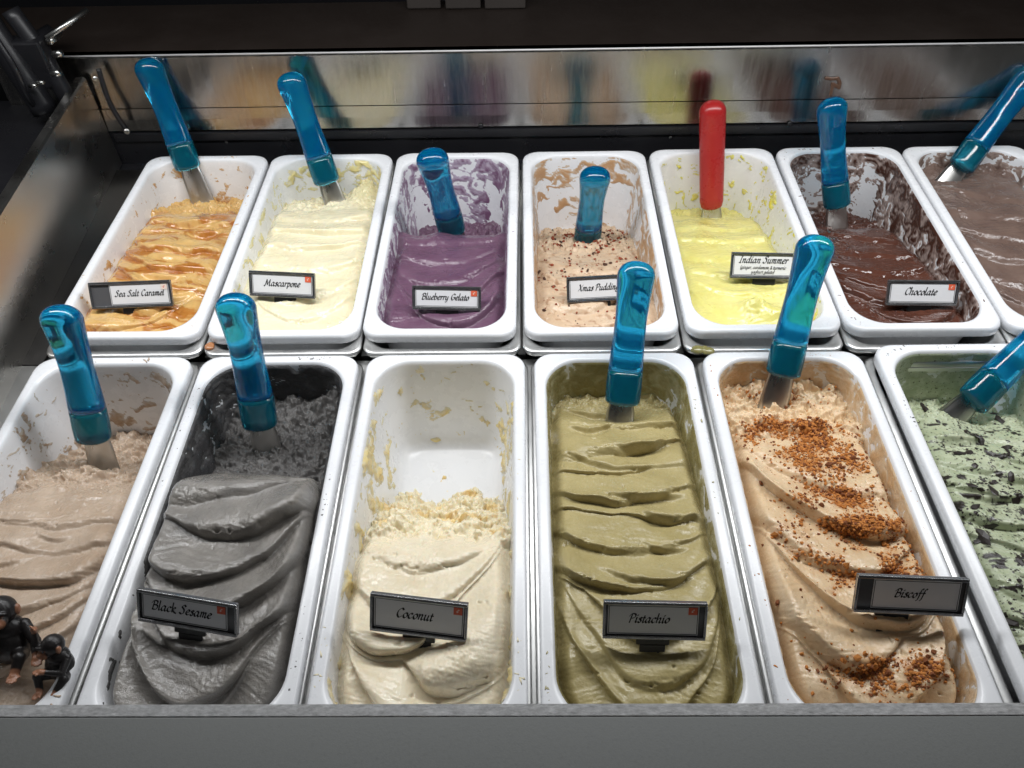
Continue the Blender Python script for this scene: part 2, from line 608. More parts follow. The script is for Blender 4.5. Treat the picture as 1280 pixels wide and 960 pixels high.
DESC = {('b', 0): 'amber caramel gelato', ('b', 1): 'ivory mascarpone gelato', ('b', 2): 'purple blueberry gelato', ('b', 3): 'beige gelato with red crumbs',
        ('b', 4): 'bright yellow gelato', ('b', 5): 'glossy dark chocolate gelato', ('b', 6): 'greyish brown gelato', ('f', 0): 'pinkish beige gelato',
        ('f', 1): 'dark grey sesame gelato', ('f', 2): 'cream white coconut gelato', ('f', 3): 'olive green pistachio gelato', ('f', 4): 'tan gelato with orange biscuit crumbs', ('f', 5): 'pale green gelato with dark chocolate flakes'}
NUDGE = {('f', 5): (0.007, 0.009, 0.35), ('b', 2): (-0.0015, 0, -0.5), ('b', 4): (0.001, 0.002, 0.3), ('b', 5): (0, 0.002, 0), ('f', 1): (0.001, 0, 0.2), ('b', 0): (0.0, 0, -0.3), ('b', 6): (-0.002, 0.001, 0.0)}
PAN = {}


def pan_xf(key):
    r, i = key
    dx, dy, rz = NUDGE.get(key, (0, 0, 0))
    return (X0[r]+i*PITCH[r]+dx, YB[r]-LEN[r]/2+dy, ROWZ[r]), math.radians(rz)


for key in DESC:
    r, i = key
    loc, rz = pan_xf(key)
    s = obj('steel_insert', steelmesh[r])
    s.location = (X0[r]+i*PITCH[r], YB[r], ROWZ[r])
    tag(s, 'stainless steel insert pan under the pan of '+DESC[key], 'steel pan', 'steel insert pans in the case')
    p = obj('gelato_pan', panmesh[r])
    p.location = loc
    p.rotation_euler = (0, 0, rz)
    tag(p, 'white plastic pan holding the '+DESC[key], 'pan', 'white gelato pans in two rows')
    PAN[key] = p

# ------------------------------------------------------------------ gelato height fields
SURF = {}


def prof_roll(t):
    return np.sin(np.pi*np.clip(t, 0, 1)**1.45)**1.05


def prof_scoop(t):
    c = 0.76
    a = np.clip(t/c, 0, 1)
    up = 0.30*np.sin(np.pi*a*0.5)+0.70*a**1.9
    dn = 0.5+0.5*np.cos(np.pi*np.clip((t-c)/(1-c), 0, 1))
    return np.where(t < c, up, dn)


def fold_field(U, V, lines, seed, mix=0.5, wob=0.02):
    """lines: (v0, curve, tilt, A).  returns height, forward push, layer index, t"""
    rs = np.random.RandomState(seed+500)
    U = U+0.07*fbm(U*1.2, V*5, 2, seed+600)
    V = V+0.007*fbm(U*2.0, V*7, 2, seed+601)
    vs = []
    for k, (v0, cu, ti, A) in enumerate(lines):
        ti = ti+0.018*rs.randn()
        cx = 0.15*rs.randn()
        vs.append(v0-cu*np.abs(U-cx)**2.2+ti*U+wob*fbm(U*0.9+3.1*k, 0*V+k*7.7, 2, seed+k))
    vs.append(np.maximum(np.full_like(U, 1.12), vs[-1]+0.05))
    H = np.zeros_like(U)
    push = np.zeros_like(U)
    idx = np.full(U.shape, -1.0)
    T = np.zeros_like(U)
    for k in range(1, len(vs)):
        vs[k] = np.maximum(vs[k], vs[k-1]+0.012)
    for k in range(len(lines)):
        a, b = vs[k], vs[k+1]
        m_ = (V >= a) & (V < b) if k < len(lines)-1 else (V >= a)
        wd = (b-a)
        t = np.clip((V-a)/wd, 0, 1)
        A = lines[k][3]*np.clip(0.90+0.75*perlin(U*0.7+k*3.3, 0*U+k*1.7, seed+40), 0.12, 1.6)*np.clip(wd/0.08, 0.25, 1.25)
        mx = np.clip(mix+0.6*perlin(U*0.7, 0*U+k*2.9, seed+50), 0, 1)
        A = A*0.85
        h = A*(prof_roll(t)*mx+prof_scoop(t)*(1-mx))
        # thin second ripple riding on some folds
        h = h+A*0.16*np.sin(np.pi*t)*np.sin(2*np.pi*(t*1.5+0.3*fbm(U*1.2, 0*U+k, 2, seed+55)))*smooth(0.0, 0.5, perlin(U*1.1+k, 0*U+k*5.1, seed+56))
        H = np.where(m_, h, H)
        push = np.where(m_, A*np.sin(np.pi*t**1.5), push)
        idx = np.where(m_, k, idx)
        T = np.where(m_, t, T)
    return H, push, idx, T


def lens_scoops(U, V, n, depth, vr, seed):
    """shallow spatula dips with a crisp upper lip"""
    rs = np.random.RandomState(seed+900)
    Z = np.zeros_like(U)
    for k in range(n):
        u0, v0 = rs.uniform(-0.45, 0.45), vr[0]+(vr[1]-vr[0])*(k+rs.rand()*0.8)/n
        su, sv, ang = rs.uniform(0.25, 0.6), rs.uniform(0.016, 0.032), rs.uniform(-0.05, 0.05)
        vv = (V-v0-ang*(U-u0)+0.02*((U-u0)/su)**2+0.006*fbm(U*3, V*12+k, 2, seed+k))/sv
        uu = (U-u0)/su
        env = np.clip(1-np.abs(uu)**2.2, 0, 1)
        # vv<0: towards the back.  steep drop just behind -0.6, long gentle rise to the front
        dip = smooth(-1.0, -0.55, vv)*(1-smooth(-0.55, 1.3, vv))
        lip = np.exp(-((vv+1.15)/0.35)**2)
        Z += env*depth*(rs.uniform(0.6, 1.2))*(-dip+0.45*lip)
    return Z


def inset_xy(S, Tt, e, L):
    """(S,Tt) in [-1,1]^2 -> point in the rounded rectangle inset by e from the rim's outer edge"""
    hw, hl = HW-e, L/2-e
    r = np.maximum(RI-(e-RIM)*0.6, 0.02)
    y = -Tt*hl
    over = np.clip(np.abs(y)-(hl-r), 0, r)
    w_ = hw-(r-np.sqrt(np.maximum(r*r-over*over, 0)))
    return S*w_, y


def build_gelato(key, fn, mat, res, label, seed):
    """fn(U,V,x,y,dw) -> dict(z, push, col, wet)"""
    r, i = key
    L = LEN[r]
    nu, nv_ = res
    s = np.linspace(-1, 1, nu)
    tt = np.sin(np.linspace(-1, 1, nv_)*np.pi/2*0.86)/math.sin(np.pi/2*0.86)
    tt = 0.65*np.linspace(-1, 1, nv_)+0.35*tt
    S, Tt = np.meshgrid(s, tt)
    x0, y0 = inset_xy(S, Tt, 0.0125, L)
    U, V = x0/(HW-0.0125), (1+Tt)/2
    hwl = np.maximum(np.abs(x0/np.where(np.abs(S) < 1e-6, 1e-6, S)), 0.02)
    dw = np.minimum((1-np.abs(S))*hwl, (1-np.abs(Tt))*(L/2-0.0125))
    d = fn(U, V, x0, y0, dw)
    z = np.maximum(d['z'], -DEPTH+0.0005+0.0*U)
    z = np.where(d['z'] < -DEPTH+0.0012, -DEPTH-0.0008, z)
    e = 0.0118+np.maximum(-z-0.0045, 0)*DRAFT-0.0006
    e = np.minimum(e, 0.0118+0.115*DRAFT)
    x, y = inset_xy(S, Tt, e, L)
    damp = smooth(0.0, 0.012, dw)
    y = y-d.get('push', 0*U)*damp
    x = x+d.get('pushx', 0*U)*damp
    verts = np.stack([x, y, z], -1).reshape(-1, 3)
    q = np.arange(nu*nv_).reshape(nv_, nu)
    faces = np.stack([q[:-1, :-1], q[1:, :-1], q[1:, 1:], q[:-1, 1:]], -1).reshape(-1, 4)
    me = bpy.data.meshes.new('gelato')
    me.from_pydata(verts.tolist(), [], faces.tolist())
    me.polygons.foreach_set('use_smooth', np.ones(len(faces), bool))
    col = np.ones((nu*nv_, 4), np.float32)
    col[:, :3] = np.clip(d['col'].reshape(-1, 3), 0, 1)
    col[:, 3] = np.clip(d.get('wet', 0*U).reshape(-1), 0, 1)
    ca = me.color_attributes.new('Col', 'FLOAT_COLOR', 'POINT')
    ca.data.foreach_set('color', col.ravel())
    me.update()
    o = obj('gelato', me, mat)
    o.location, rz = pan_xf(key)
    o.rotation_euler = (0, 0, rz)
    tag(o, label, 'gelato', 'gelato filling the white pans')
    # normals for scattering
    dxu = np.gradient(np.stack([x, y, z], -1), axis=1)
    dxv = np.gradient(np.stack([x, y, z], -1), axis=0)
    nr = np.cross(dxv, dxu)
    nr /= np.maximum(np.linalg.norm(nr, axis=-1, keepdims=True), 1e-12)
    nr = np.where(nr[..., 2:3] < 0, -nr, nr)
    SURF[key] = (U, V, np.stack([x, y, z], -1), nr, o, mat)
    return o


def cmix(a, b, t):
    t = np.asarray(t)[..., None]
    return np.asarray(a)*(1-t)+np.asarray(b)*t


def interp(V, pts):
    xs, ys = zip(*pts)
    # smooth the polyline a little
    g = np.linspace(-0.1, 1.1, 241)
    yv = np.interp(g, xs, ys)
    k = np.hanning(15)
    k /= k.sum()
    yv = np.convolve(np.pad(yv, 7, mode='edge'), k, mode='valid')
    return np.interp(V, g, yv)


def crumbly(x, y, seed, sc=1.0):
    wx = x+0.004*fbm(x*120, y*120, 2, seed+3)
    wy = y+0.004*fbm(x*120+9, y*120, 2, seed+5)
    a = billow(wx*62/sc, wy*75/sc, 3, seed, 0.5)
    b = fbm(wx*200/sc, wy*200/sc, 3, seed+9)
    lump = fbm(wx*34/sc, wy*34/sc, 2, seed+20)
    return (a*0.0040+b*0.0008+lump*0.006)*sc


def strokes(x, y, seed, ang=0.0, amp=0.0004):
    xr = x*math.cos(ang)+y*math.sin(ang)
    yr = -x*math.sin(ang)+y*math.cos(ang)
    w_ = 0.006*fbm(x*25, y*25, 2, seed+1)
    return amp*fbm(xr*14, (yr+w_)*420, 3, seed)


def edge_drop(dw, drop, wdt):
    return -drop*(1-smooth(0, wdt, dw))**1.5


def generic(c0, c1, base, lines, seed, rough_v, mix=0.5, drop=0.010, dwid=0.018, lean=0.9, rough_amp=1.0, cross=0.0, wet0=0.15, cwarp=None, wob=0.02, stroke=0.0004, extra=None, und=0.0022, scoops=None):
    def fn(U, V, x, y, dw):
        # rough_v: (start, end, soft) back zone that is scraped and crumbly, boundary wavy
        vb = V+0.03*fbm(U*1.7, V*2.0+5, 3, seed+70)
        rm = 1-smooth(rough_v[0]-rough_v[1], rough_v[0]+rough_v[1], vb)
        z = interp(V+0.02*fbm(U*1.4, V*4, 2, seed+31), base)
        H, push, idx, T = fold_field(U, V, lines, seed, mix, wob)
        sm = 1-rm
        side = smooth(0, 0.016, dw)*0.75+0.25
        z = z+H*sm*side+edge_drop(dw, drop, dwid)*sm-cross*U*U
        z = z+sm*(strokes(x, y, seed+90, 0.25*math.sin(seed), stroke)+und*fbm(x*20, y*24, 2, seed+91))
        grain = 0.4+1.2*smooth(-0.2, 0.5, fbm(x*22+3, y*26, 2, seed+94))
        z = z+sm*grain*(0.00035*fbm(x*150, y*150, 3, seed+93)+0.00022*fbm(x*420, y*420, 2, seed+97))
        z = z+rm*rough_amp*crumbly(x, y, seed+60)
        if scoops:
            z = z+sm*side*lens_scoops(U, V, scoops[0], scoops[1], scoops[2], seed)
        # small tears and pits along the fold lips
        tear = smooth(0.35, 0.75, fbm(x*60, y*90, 3, seed+77))*smooth(0.55, 0.8, T)*sm
        z = z-tear*(0.0014+0.0016*np.clip(fbm(x*260, y*260, 2, seed+98), -0.5, 1))
        pn = perlin(x*150, y*150, seed+95)
        pit = smooth(0.58, 0.74, pn)*smooth(0.0, 0.4, fbm(x*16, y*16, 2, seed+96))
        z = z-pit*0.0022
        tone = np.clip(0.5+0.45*fbm(x*30, y*34, 4, seed+80), 0, 1)
        col = cmix(c0, c1, tone)
        out = dict(z=z, push=push*sm*lean*side*0.6, col=col, wet=np.clip(wet0*sm+0.35*smooth(0.1, 0.6, fbm(x*28+7, y*40, 3, seed+85))*sm, 0, 1), rm=rm, H=H, T=T, idx=idx, tear=tear)
        if extra:
            extra(out, U, V, x, y, dw)
        return out
    return fn


RES_F, RES_B = (170, 360), (140, 270)
G = {}

# ---- front row
G['f', 0] = dict(mat=gelato_mat('pink_beige_gelato', 0.33, 420, 0.22), label='pinkish beige gelato in soft waves, crumbly at the back, with a toy chimp on it', fn=generic(
    lin(176, 154, 132), lin(196, 176, 156), [(0, -0.100), (0.10, -0.090), (0.22, -0.062), (0.34, -0.036), (0.42, -0.018), (0.55, -0.012), (0.8, -0.010), (1, -0.016)],
    [(0.44, 0.02, 0.0, 0.004), (0.52, 0.03, -0.01, 0.007), (0.60, 0.04, -0.02, 0.008), (0.685, 0.06, -0.03, 0.008), (0.765, 0.09, -0.04, 0.009), (0.85, 0.12, -0.05, 0.009), (0.93, 0.16, -0.05, 0.008)],
    3, (0.37, 0.05), 0.55, 0.010, 0.020, 0.9, 1.1, und=0.0012, wob=0.016, scoops=(3, 0.003, (0.5, 0.85))))


def ex_sesame(o, U, V, x, y, dw):
    o['z'] += 0.008*smooth(0.36, 0.44, V)*(1-smooth(0.46, 0.62, V))
    o['z'] += o['rm']*0.022*smooth(0.3, 0.9, U)*(1-smooth(0.02, 0.16, V))
    o['col'] = cmix(o['col'], lin(70, 69, 70), 0.75*o['rm'])
    o['wet'] *= 1.2


G['f', 1] = dict(mat=gelato_mat('dark_grey_gelato', 0.28, 560, 0.45, 0.06, 0.16, coat=1.0), label='dark grey sesame gelato in thick rolled folds, rough and darker at the back', fn=generic(
    lin(122, 118, 113), lin(146, 141, 134), [(0, -0.046), (0.08, -0.056), (0.26, -0.054), (0.335, -0.036), (0.385, -0.004), (0.45, 0.004), (0.7, 0.004), (0.88, -0.006), (1, -0.026)],
    [(0.36, -0.01, -0.03, 0.005), (0.475, 0.04, -0.05, 0.013), (0.585, 0.08, -0.05, 0.014), (0.69, 0.12, -0.04, 0.014), (0.79, 0.17, -0.04, 0.013), (0.875, 0.21, -0.03, 0.013), (0.95, 0.25, -0.03, 0.012), (1.02, 0.27, -0.02, 0.008)],
    11, (0.355, 0.018), 0.85, 0.024, 0.014, 1.2, 1.0, 0.004, 0.60, wob=0.014, und=0.0014, extra=ex_sesame))


def ex_coco(o, U, V, x, y, dw):
    rm = o['rm']
    yel = smooth(0.25, 0.6, fbm(x*45, y*45, 3, 321))*rm
    o['col'] = cmix(o['col'], lin(226, 196, 128), 0.75*yel)
    o['col'] = cmix(o['col'], lin(238, 228, 196), 0.5*rm*(1-yel))


G['f', 2] = dict(mat=gelato_mat('cream_white_gelato', 0.36, 480, 0.18, 0.35, 0.04), label='cream white coconut gelato, scooped out to the pan floor at the back', fn=generic(
    lin(230, 216, 186), lin(239, 228, 202), [(0, -0.13), (0.17, -0.13), (0.22, -0.120), (0.30, -0.094), (0.42, -0.058), (0.52, -0.028), (0.60, -0.012), (0.70, -0.010), (0.85, -0.010), (1, -0.022)],
    [(0.55, 0.05, -0.01, 0.006), (0.655, 0.11, -0.03, 0.012), (0.755, 0.17, -0.03, 0.012), (0.845, 0.22, -0.03, 0.012), (0.925, 0.27, 0.02, 0.012), (1.0, 0.30, 0.0, 0.008)],
    23, (0.535, 0.035), 0.75, 0.014, 0.018, 1.1, 1.5, 0.0, 0.18, wob=0.014, und=0.0014, extra=ex_coco))

G['f', 3] = dict(mat=gelato_mat('olive_green_gelato', 0.36, 520, 0.22, 0.12, 0.07), label='olive green pistachio gelato in narrow cross waves', fn=generic(
    lin(164, 150, 102), lin(182, 168, 121), [(0, -0.050), (0.06, -0.046), (0.16, -0.030), (0.25, -0.020), (0.45, -0.012), (0.7, -0.008), (0.88, -0.012), (1, -0.026)],
    [(0.10, 0.0, 0.01, 0.006), (0.185, 0.01, 0.03, 0.008), (0.295, 0.03, -0.02, 0.010), (0.365, 0.02, 0.01, 0.008), (0.46, 0.04, -0.03, 0.011), (0.52, 0.03, 0.02, 0.008), (0.615, 0.06, -0.01, 0.011), (0.71, 0.06, 0.02, 0.010), (0.84, 0.20, -0.02, 0.006), (0.93, 0.26, -0.02, 0.008), (1.0, 0.28, 0, 0.006)],
    37, (0.07, 0.03), 0.35, 0.012, 0.016, 1.1, 0.9, 0.0, 0.15, scoops=(9, 0.006, (0.12, 0.80))))


def crumb_density(U, V, seed=5):
    n = fbm(U*2.2, V*9, 3, seed)
    d = 0
    for (u0, v0, su, sv, w_) in ((0.05, 0.19, 0.5, 0.035, 0.9), (0.05, 0.26, 0.6, 0.04, 1.3), (0.20, 0.345, 0.5, 0.04, 1.3), (0.25, 0.455, 0.55, 0.030, 1.25), (0.20, 0.545, 0.6, 0.030, 1.3), (0.25, 0.610, 0.6, 0.028, 1.3), (0.40, 0.675, 0.5, 0.030, 1.2), (0.15, 0.885, 0.5, 0.032, 1.5), (-0.35, 0.70, 0.12, 0.012, 0.9), (0.1, 0.05, 0.8, 0.05, 0.35), (-0.5, 0.22, 0.3, 0.04, 0.35), (0.3, 0.97, 0.5, 0.03, 0.25)):
        d = d+w_*np.exp(-((U-u0)/su)**2-((V-v0)/sv)**2)
    return np.clip(d*(0.68+1.0*n), 0, 1.5)


def ex_bisc(o, U, V, x, y, dw):
    d = crumb_density(U, V)
    o['col'] = cmix(o['col'], lin(190, 124, 58), np.clip(d*1.3, 0, 0.9)*smooth(-0.15, 0.25, fbm(x*110, y*110, 3, 8)+d*0.5))
    o['z'] += 0.0012*smooth(0.4, 1.0, d)*fbm(x*180, y*180, 3, 9)
    o['wet'] *= (1-np.clip(d, 0, 1))


G['f', 4] = dict(mat=gelato_mat('tan_gelato', 0.35, 450, 0.2, 0.25, 0.06), label='tan gelato in long curls strewn with orange biscuit crumbs', fn=generic(
    lin(212, 182, 142), lin(226, 202, 168), [(0, -0.034), (0.10, -0.034), (0.22, -0.022), (0.32, -0.012), (0.6, -0.006), (0.8, -0.004), (0.92, -0.014), (1, -0.034)],
    [(0.30, 0.04, 0.05, 0.006), (0.43, 0.08, 0.06, 0.011), (0.56, 0.12, 0.07, 0.013), (0.69, 0.16, 0.06, 0.013), (0.80, 0.20, 0.04, 0.013), (0.90, 0.25, 0.02, 0.014), (0.985, 0.28, 0.02, 0.010)],
    53, (0.24, 0.05), 0.75, 0.018, 0.018, 1.1, 1.2, 0.0, 0.2, wob=0.014, und=0.0014, extra=ex_bisc))


def ex_mint(o, U, V, x, y, dw):
    o['z'] += 0.020*np.exp(-((U+0.55)/0.5)**2-((V-0.14)/0.08)**2)
    n = fbm(x*70+0.6*fbm(x*50, y*50, 2, 3), y*120, 4, 401)
    n2 = fbm(x*260, y*260, 2, 402)
    k = np.maximum(smooth(0.40, 0.50, n)*smooth(0.14, 0.22, V), smooth(0.50, 0.62, n2)*0.9*smooth(-0.2, 0.2, fbm(x*24, y*30, 2, 403)))
    o['col'] = cmix(o['col'], lin(46, 40, 36), k)


G['f', 5] = dict(mat=gelato_mat('pale_green_gelato', 0.38, 450, 0.22, 0.2, 0.06, speck=(330, 0.610, tuple(lin(44, 38, 34)), 0.03)), label='pale green gelato peppered with dark chocolate flakes', fn=generic(
    lin(164, 174, 140), lin(190, 196, 168), [(0, -0.070), (0.08, -0.062), (0.18, -0.040), (0.28, -0.022), (0.5, -0.016), (0.8, -0.014), (1, -0.020)],
    [(0.20, 0.02, 0.0, 0.004), (0.30, 0.03, 0.0, 0.005), (0.40, 0.03, 0.01, 0.006), (0.49, 0.04, 0.0, 0.006), (0.58, 0.05, 0.0, 0.006), (0.67, 0.05, 0.0, 0.006), (0.76, 0.06, 0.0, 0.006), (0.86, 0.1, 0.0, 0.006), (0.95, 0.15, 0, 0.006)],
    67, (0.17, 0.03), 0.5, 0.010, 0.018, 0.8, 0.8, 0.0, 0.05, extra=ex_mint, scoops=(9, 0.004, (0.25, 0.9))))


# ---- back row
def ex_caramel(o, U, V, x, y, dw):
    wy = y+0.012*fbm(x*22, y*22, 2, 71)+0.25*x*smooth(0.1, 0.9, U)
    s = 0.8*fbm((x+0.006*fbm(x*60, y*60, 2, 72))*16, wy*58, 5, 70, 0.6)+0.25*(1-np.sin(np.pi*np.clip(o['T'], 0, 1)))-0.1
    k = smooth(-0.05, 0.32, s)*(1-o['rm'])
    k = np.maximum(k, 0.7*smooth(0.45, 0.8, U)*(1-o['rm'])*smooth(-0.2, 0.2, s))
    o['col'] = cmix(o['col'], lin(176, 106, 34), 0.85*k)
    o['col'] = cmix(o['col'], lin(150, 80, 22), 0.7*smooth(0.5, 0.8, s)*(1-o['rm']))
    o['wet'] = np.clip(o['wet']+0.9*k, 0, 1)


G['b', 0] = dict(mat=gelato_mat('amber_gelato', 0.30, 350, 0.10, 0.25, 0.06, coat=0.9), label='tan caramel gelato swirled with glossy amber sauce', fn=generic(
    lin(208, 164, 98), lin(222, 186, 122), [(0, -0.060), (0.06, -0.054), (0.16, -0.042), (0.26, -0.030), (0.5, -0.022), (0.8, -0.016), (1, -0.020)],
    [(0.24, 0.0, 0.0, 0.005), (0.33, 0.02, 0.02, 0.007), (0.43, 0.04, 0.04, 0.008), (0.53, 0.04, 0.08, 0.007), (0.63, 0.05, 0.10, 0.006), (0.75, 0.06, 0.08, 0.006), (0.86, 0.08, 0.0, 0.008), (0.96, 0.15, 0, 0.006)],
    81, (0.22, 0.03), 0.5, 0.006, 0.016, 1.0, 0.9, 0.0, 0.35, wob=0.04, extra=ex_caramel, scoops=(5, 0.005, (0.3, 0.85))))


def ex_masc(o, U, V, x, y, dw):
    m_ = np.exp(-((U-0.65)/0.3)**2-((V-0.05)/0.10)**2)
    o['z'] += 0.030*m_
    o['col'] = cmix(o['col'], lin(214, 204, 150), 0.6*m_)


G['b', 1] = dict(mat=gelato_mat('ivory_gelato', 0.30, 400, 0.10, 0.35, 0.03), label='smooth ivory mascarpone gelato in shallow waves', fn=generic(
    lin(230, 220, 184), lin(240, 232, 202), [(0, -0.060), (0.06, -0.052), (0.14, -0.042), (0.24, -0.028), (0.5, -0.020), (0.8, -0.016), (1, -0.018)],
    [(0.22, 0.0, 0.0, 0.004), (0.33, 0.02, 0.0, 0.006), (0.43, 0.02, 0.0, 0.006), (0.53, 0.03, 0.0, 0.005), (0.66, 0.06, 0.0, 0.005), (0.82, 0.15, 0, 0.006), (0.93, 0.20, 0, 0.006)],
    97, (0.20, 0.04), 0.45, 0.006, 0.016, 1.0, 0.8, 0.0, 0.35, extra=ex_masc))


def ex_blue(o, U, V, x, y, dw):
    o['z'] += 0.010*smooth(0.75, 1.0, np.abs(U))*np.exp(-((V-0.40)/0.06)**2)
    o['wet'] = np.clip(o['wet']+0.25, 0, 1)


G['b', 2] = dict(mat=gelato_mat('purple_gelato', 0.30, 600, 0.25, 0.12, 0.08), label='purple blueberry gelato heaped at the front half of its pan', fn=generic(
    lin(100, 70, 92), lin(118, 88, 108), [(0, -0.100), (0.20, -0.096), (0.30, -0.080), (0.345, -0.050), (0.385, -0.030), (0.45, -0.024), (0.6, -0.022), (0.8, -0.018), (1, -0.024)],
    [(0.345, 0.0, 0.02, 0.004), (0.50, 0.05, 0.0, 0.006), (0.62, 0.10, -0.05, 0.008), (0.74, 0.15, -0.03, 0.007), (0.85, 0.20, 0.03, 0.009), (0.94, 0.22, 0.02, 0.006)],
    103, (0.34, 0.02), 0.6, 0.008, 0.016, 1.0, 0.8, 0.0, 0.3, wob=0.018, extra=ex_blue))


def ex_xmas(o, U, V, x, y, dw):
    s = smooth(0.35, 0.6, fbm(x*120, y*120, 3, 117))
    o['col'] = cmix(o['col'], lin(150, 100, 66), 0.5*s)


G['b', 3] = dict(mat=gelato_mat('beige_gelato', 0.42, 420, 0.25, 0.2, 0.06), label='beige gelato with red and brown pudding crumbs, half scooped out', fn=generic(
    lin(200, 172, 142), lin(218, 194, 166), [(0, -0.112), (0.07, -0.100), (0.16, -0.086), (0.30, -0.066), (0.5, -0.046), (0.7, -0.030), (0.88, -0.022), (1, -0.022)],
    [(0.5, 0.05, 0, 0.004), (0.62, 0.08, 0, 0.005), (0.76, 0.14, 0.0, 0.006), (0.87, 0.18, 0, 0.005), (0.95, 0.2, 0, 0.005)],
    113, (0.42, 0.10), 0.5, 0.006, 0.018, 0.8, 0.9, 0.0, 0.05, extra=ex_xmas))


def ex_yel(o, U, V, x, y, dw):
    b = np.exp(-((U-0.02)/0.22)**2-((V-0.86)/0.035)**2)
    o['z'] += 0.016*b
    o['z'] += 0.010*np.exp(-((U-0.30)/0.35)**2-((V-0.90)/0.05)**2)
    o['z'] += b*0.003*fbm(x*200, y*200, 3, 7)


G['b', 4] = dict(mat=gelato_mat('bright_yellow_gelato', 0.30, 420, 0.15, 0.35, 0.04), label='bright yellow gelato with a small knob by its name tag', fn=generic(
    lin(220, 211, 122), lin(232, 225, 150), [(0, -0.084), (0.07, -0.080), (0.18, -0.064), (0.4, -0.046), (0.6, -0.036), (0.8, -0.026), (1, -0.022)],
    [(0.16, 0.0, 0.0, 0.003), (0.30, 0.02, 0.0, 0.004), (0.42, 0.03, 0.03, 0.004), (0.55, 0.05, 0.0, 0.005), (0.68, 0.06, 0.0, 0.004), (0.80, 0.12, 0, 0.003), (0.95, 0.2, 0, 0.004)],
    127, (0.06, 0.02), 0.4, 0.006, 0.016, 1.0, 0.6, 0.0, 0.3, extra=ex_yel))


def ex_choc(o, U, V, x, y, dw):
    o['wet'] = np.clip(o['wet']+0.3, 0, 1)


G['b', 5] = dict(mat=gelato_mat('chocolate_gelato', 0.26, 380, 0.12, 0.04, 0.10, coat=0.8), label='glossy dark chocolate gelato with smeared back wall', fn=generic(
    lin(78, 46, 36), lin(94, 58, 46), [(0, -0.094), (0.08, -0.090), (0.18, -0.078), (0.28, -0.058), (0.4, -0.048), (0.6, -0.036), (0.8, -0.026), (1, -0.022)],
    [(0.24, 0.0, 0.0, 0.004), (0.40, 0.04, 0.02, 0.003), (0.54, 0.06, 0.06, 0.004), (0.66, 0.08, 0.06, 0.005), (0.76, 0.1, 0.05, 0.005), (0.86, 0.14, 0.04, 0.006), (0.95, 0.18, 0.0, 0.006)],
    131, (0.22, 0.02), 0.4, 0.006, 0.016, 1.0, 0.7, 0.0, 0.45, extra=ex_choc))

G['b', 6] = dict(mat=gelato_mat('greyish_brown_gelato', 0.28, 350, 0.2, 0.08, 0.10), label='greyish brown gelato filling its pan nearly to the rim', fn=generic(
    lin(106, 86, 78), lin(124, 104, 94), [(0, -0.022), (0.10, -0.022), (0.3, -0.018), (0.7, -0.016), (1, -0.018)],
    [(0.12, 0.0, 0.0, 0.003), (0.26, 0.02, 0.04, 0.004), (0.40, 0.03, 0.05, 0.004), (0.54, 0.04, 0.05, 0.005), (0.68, 0.05, 0.04, 0.005), (0.82, 0.1, 0, 0.005), (0.94, 0.2, 0, 0.005)],
    139, (0.08, 0.02), 0.35, 0.006, 0.016, 1.0, 0.6, 0.0, 0.35))

for sd, (key, g) in enumerate(G.items()):
    build_gelato(key, g['fn'], g['mat'], RES_F if key[0] == 'f' else RES_B, g['label'], sd)


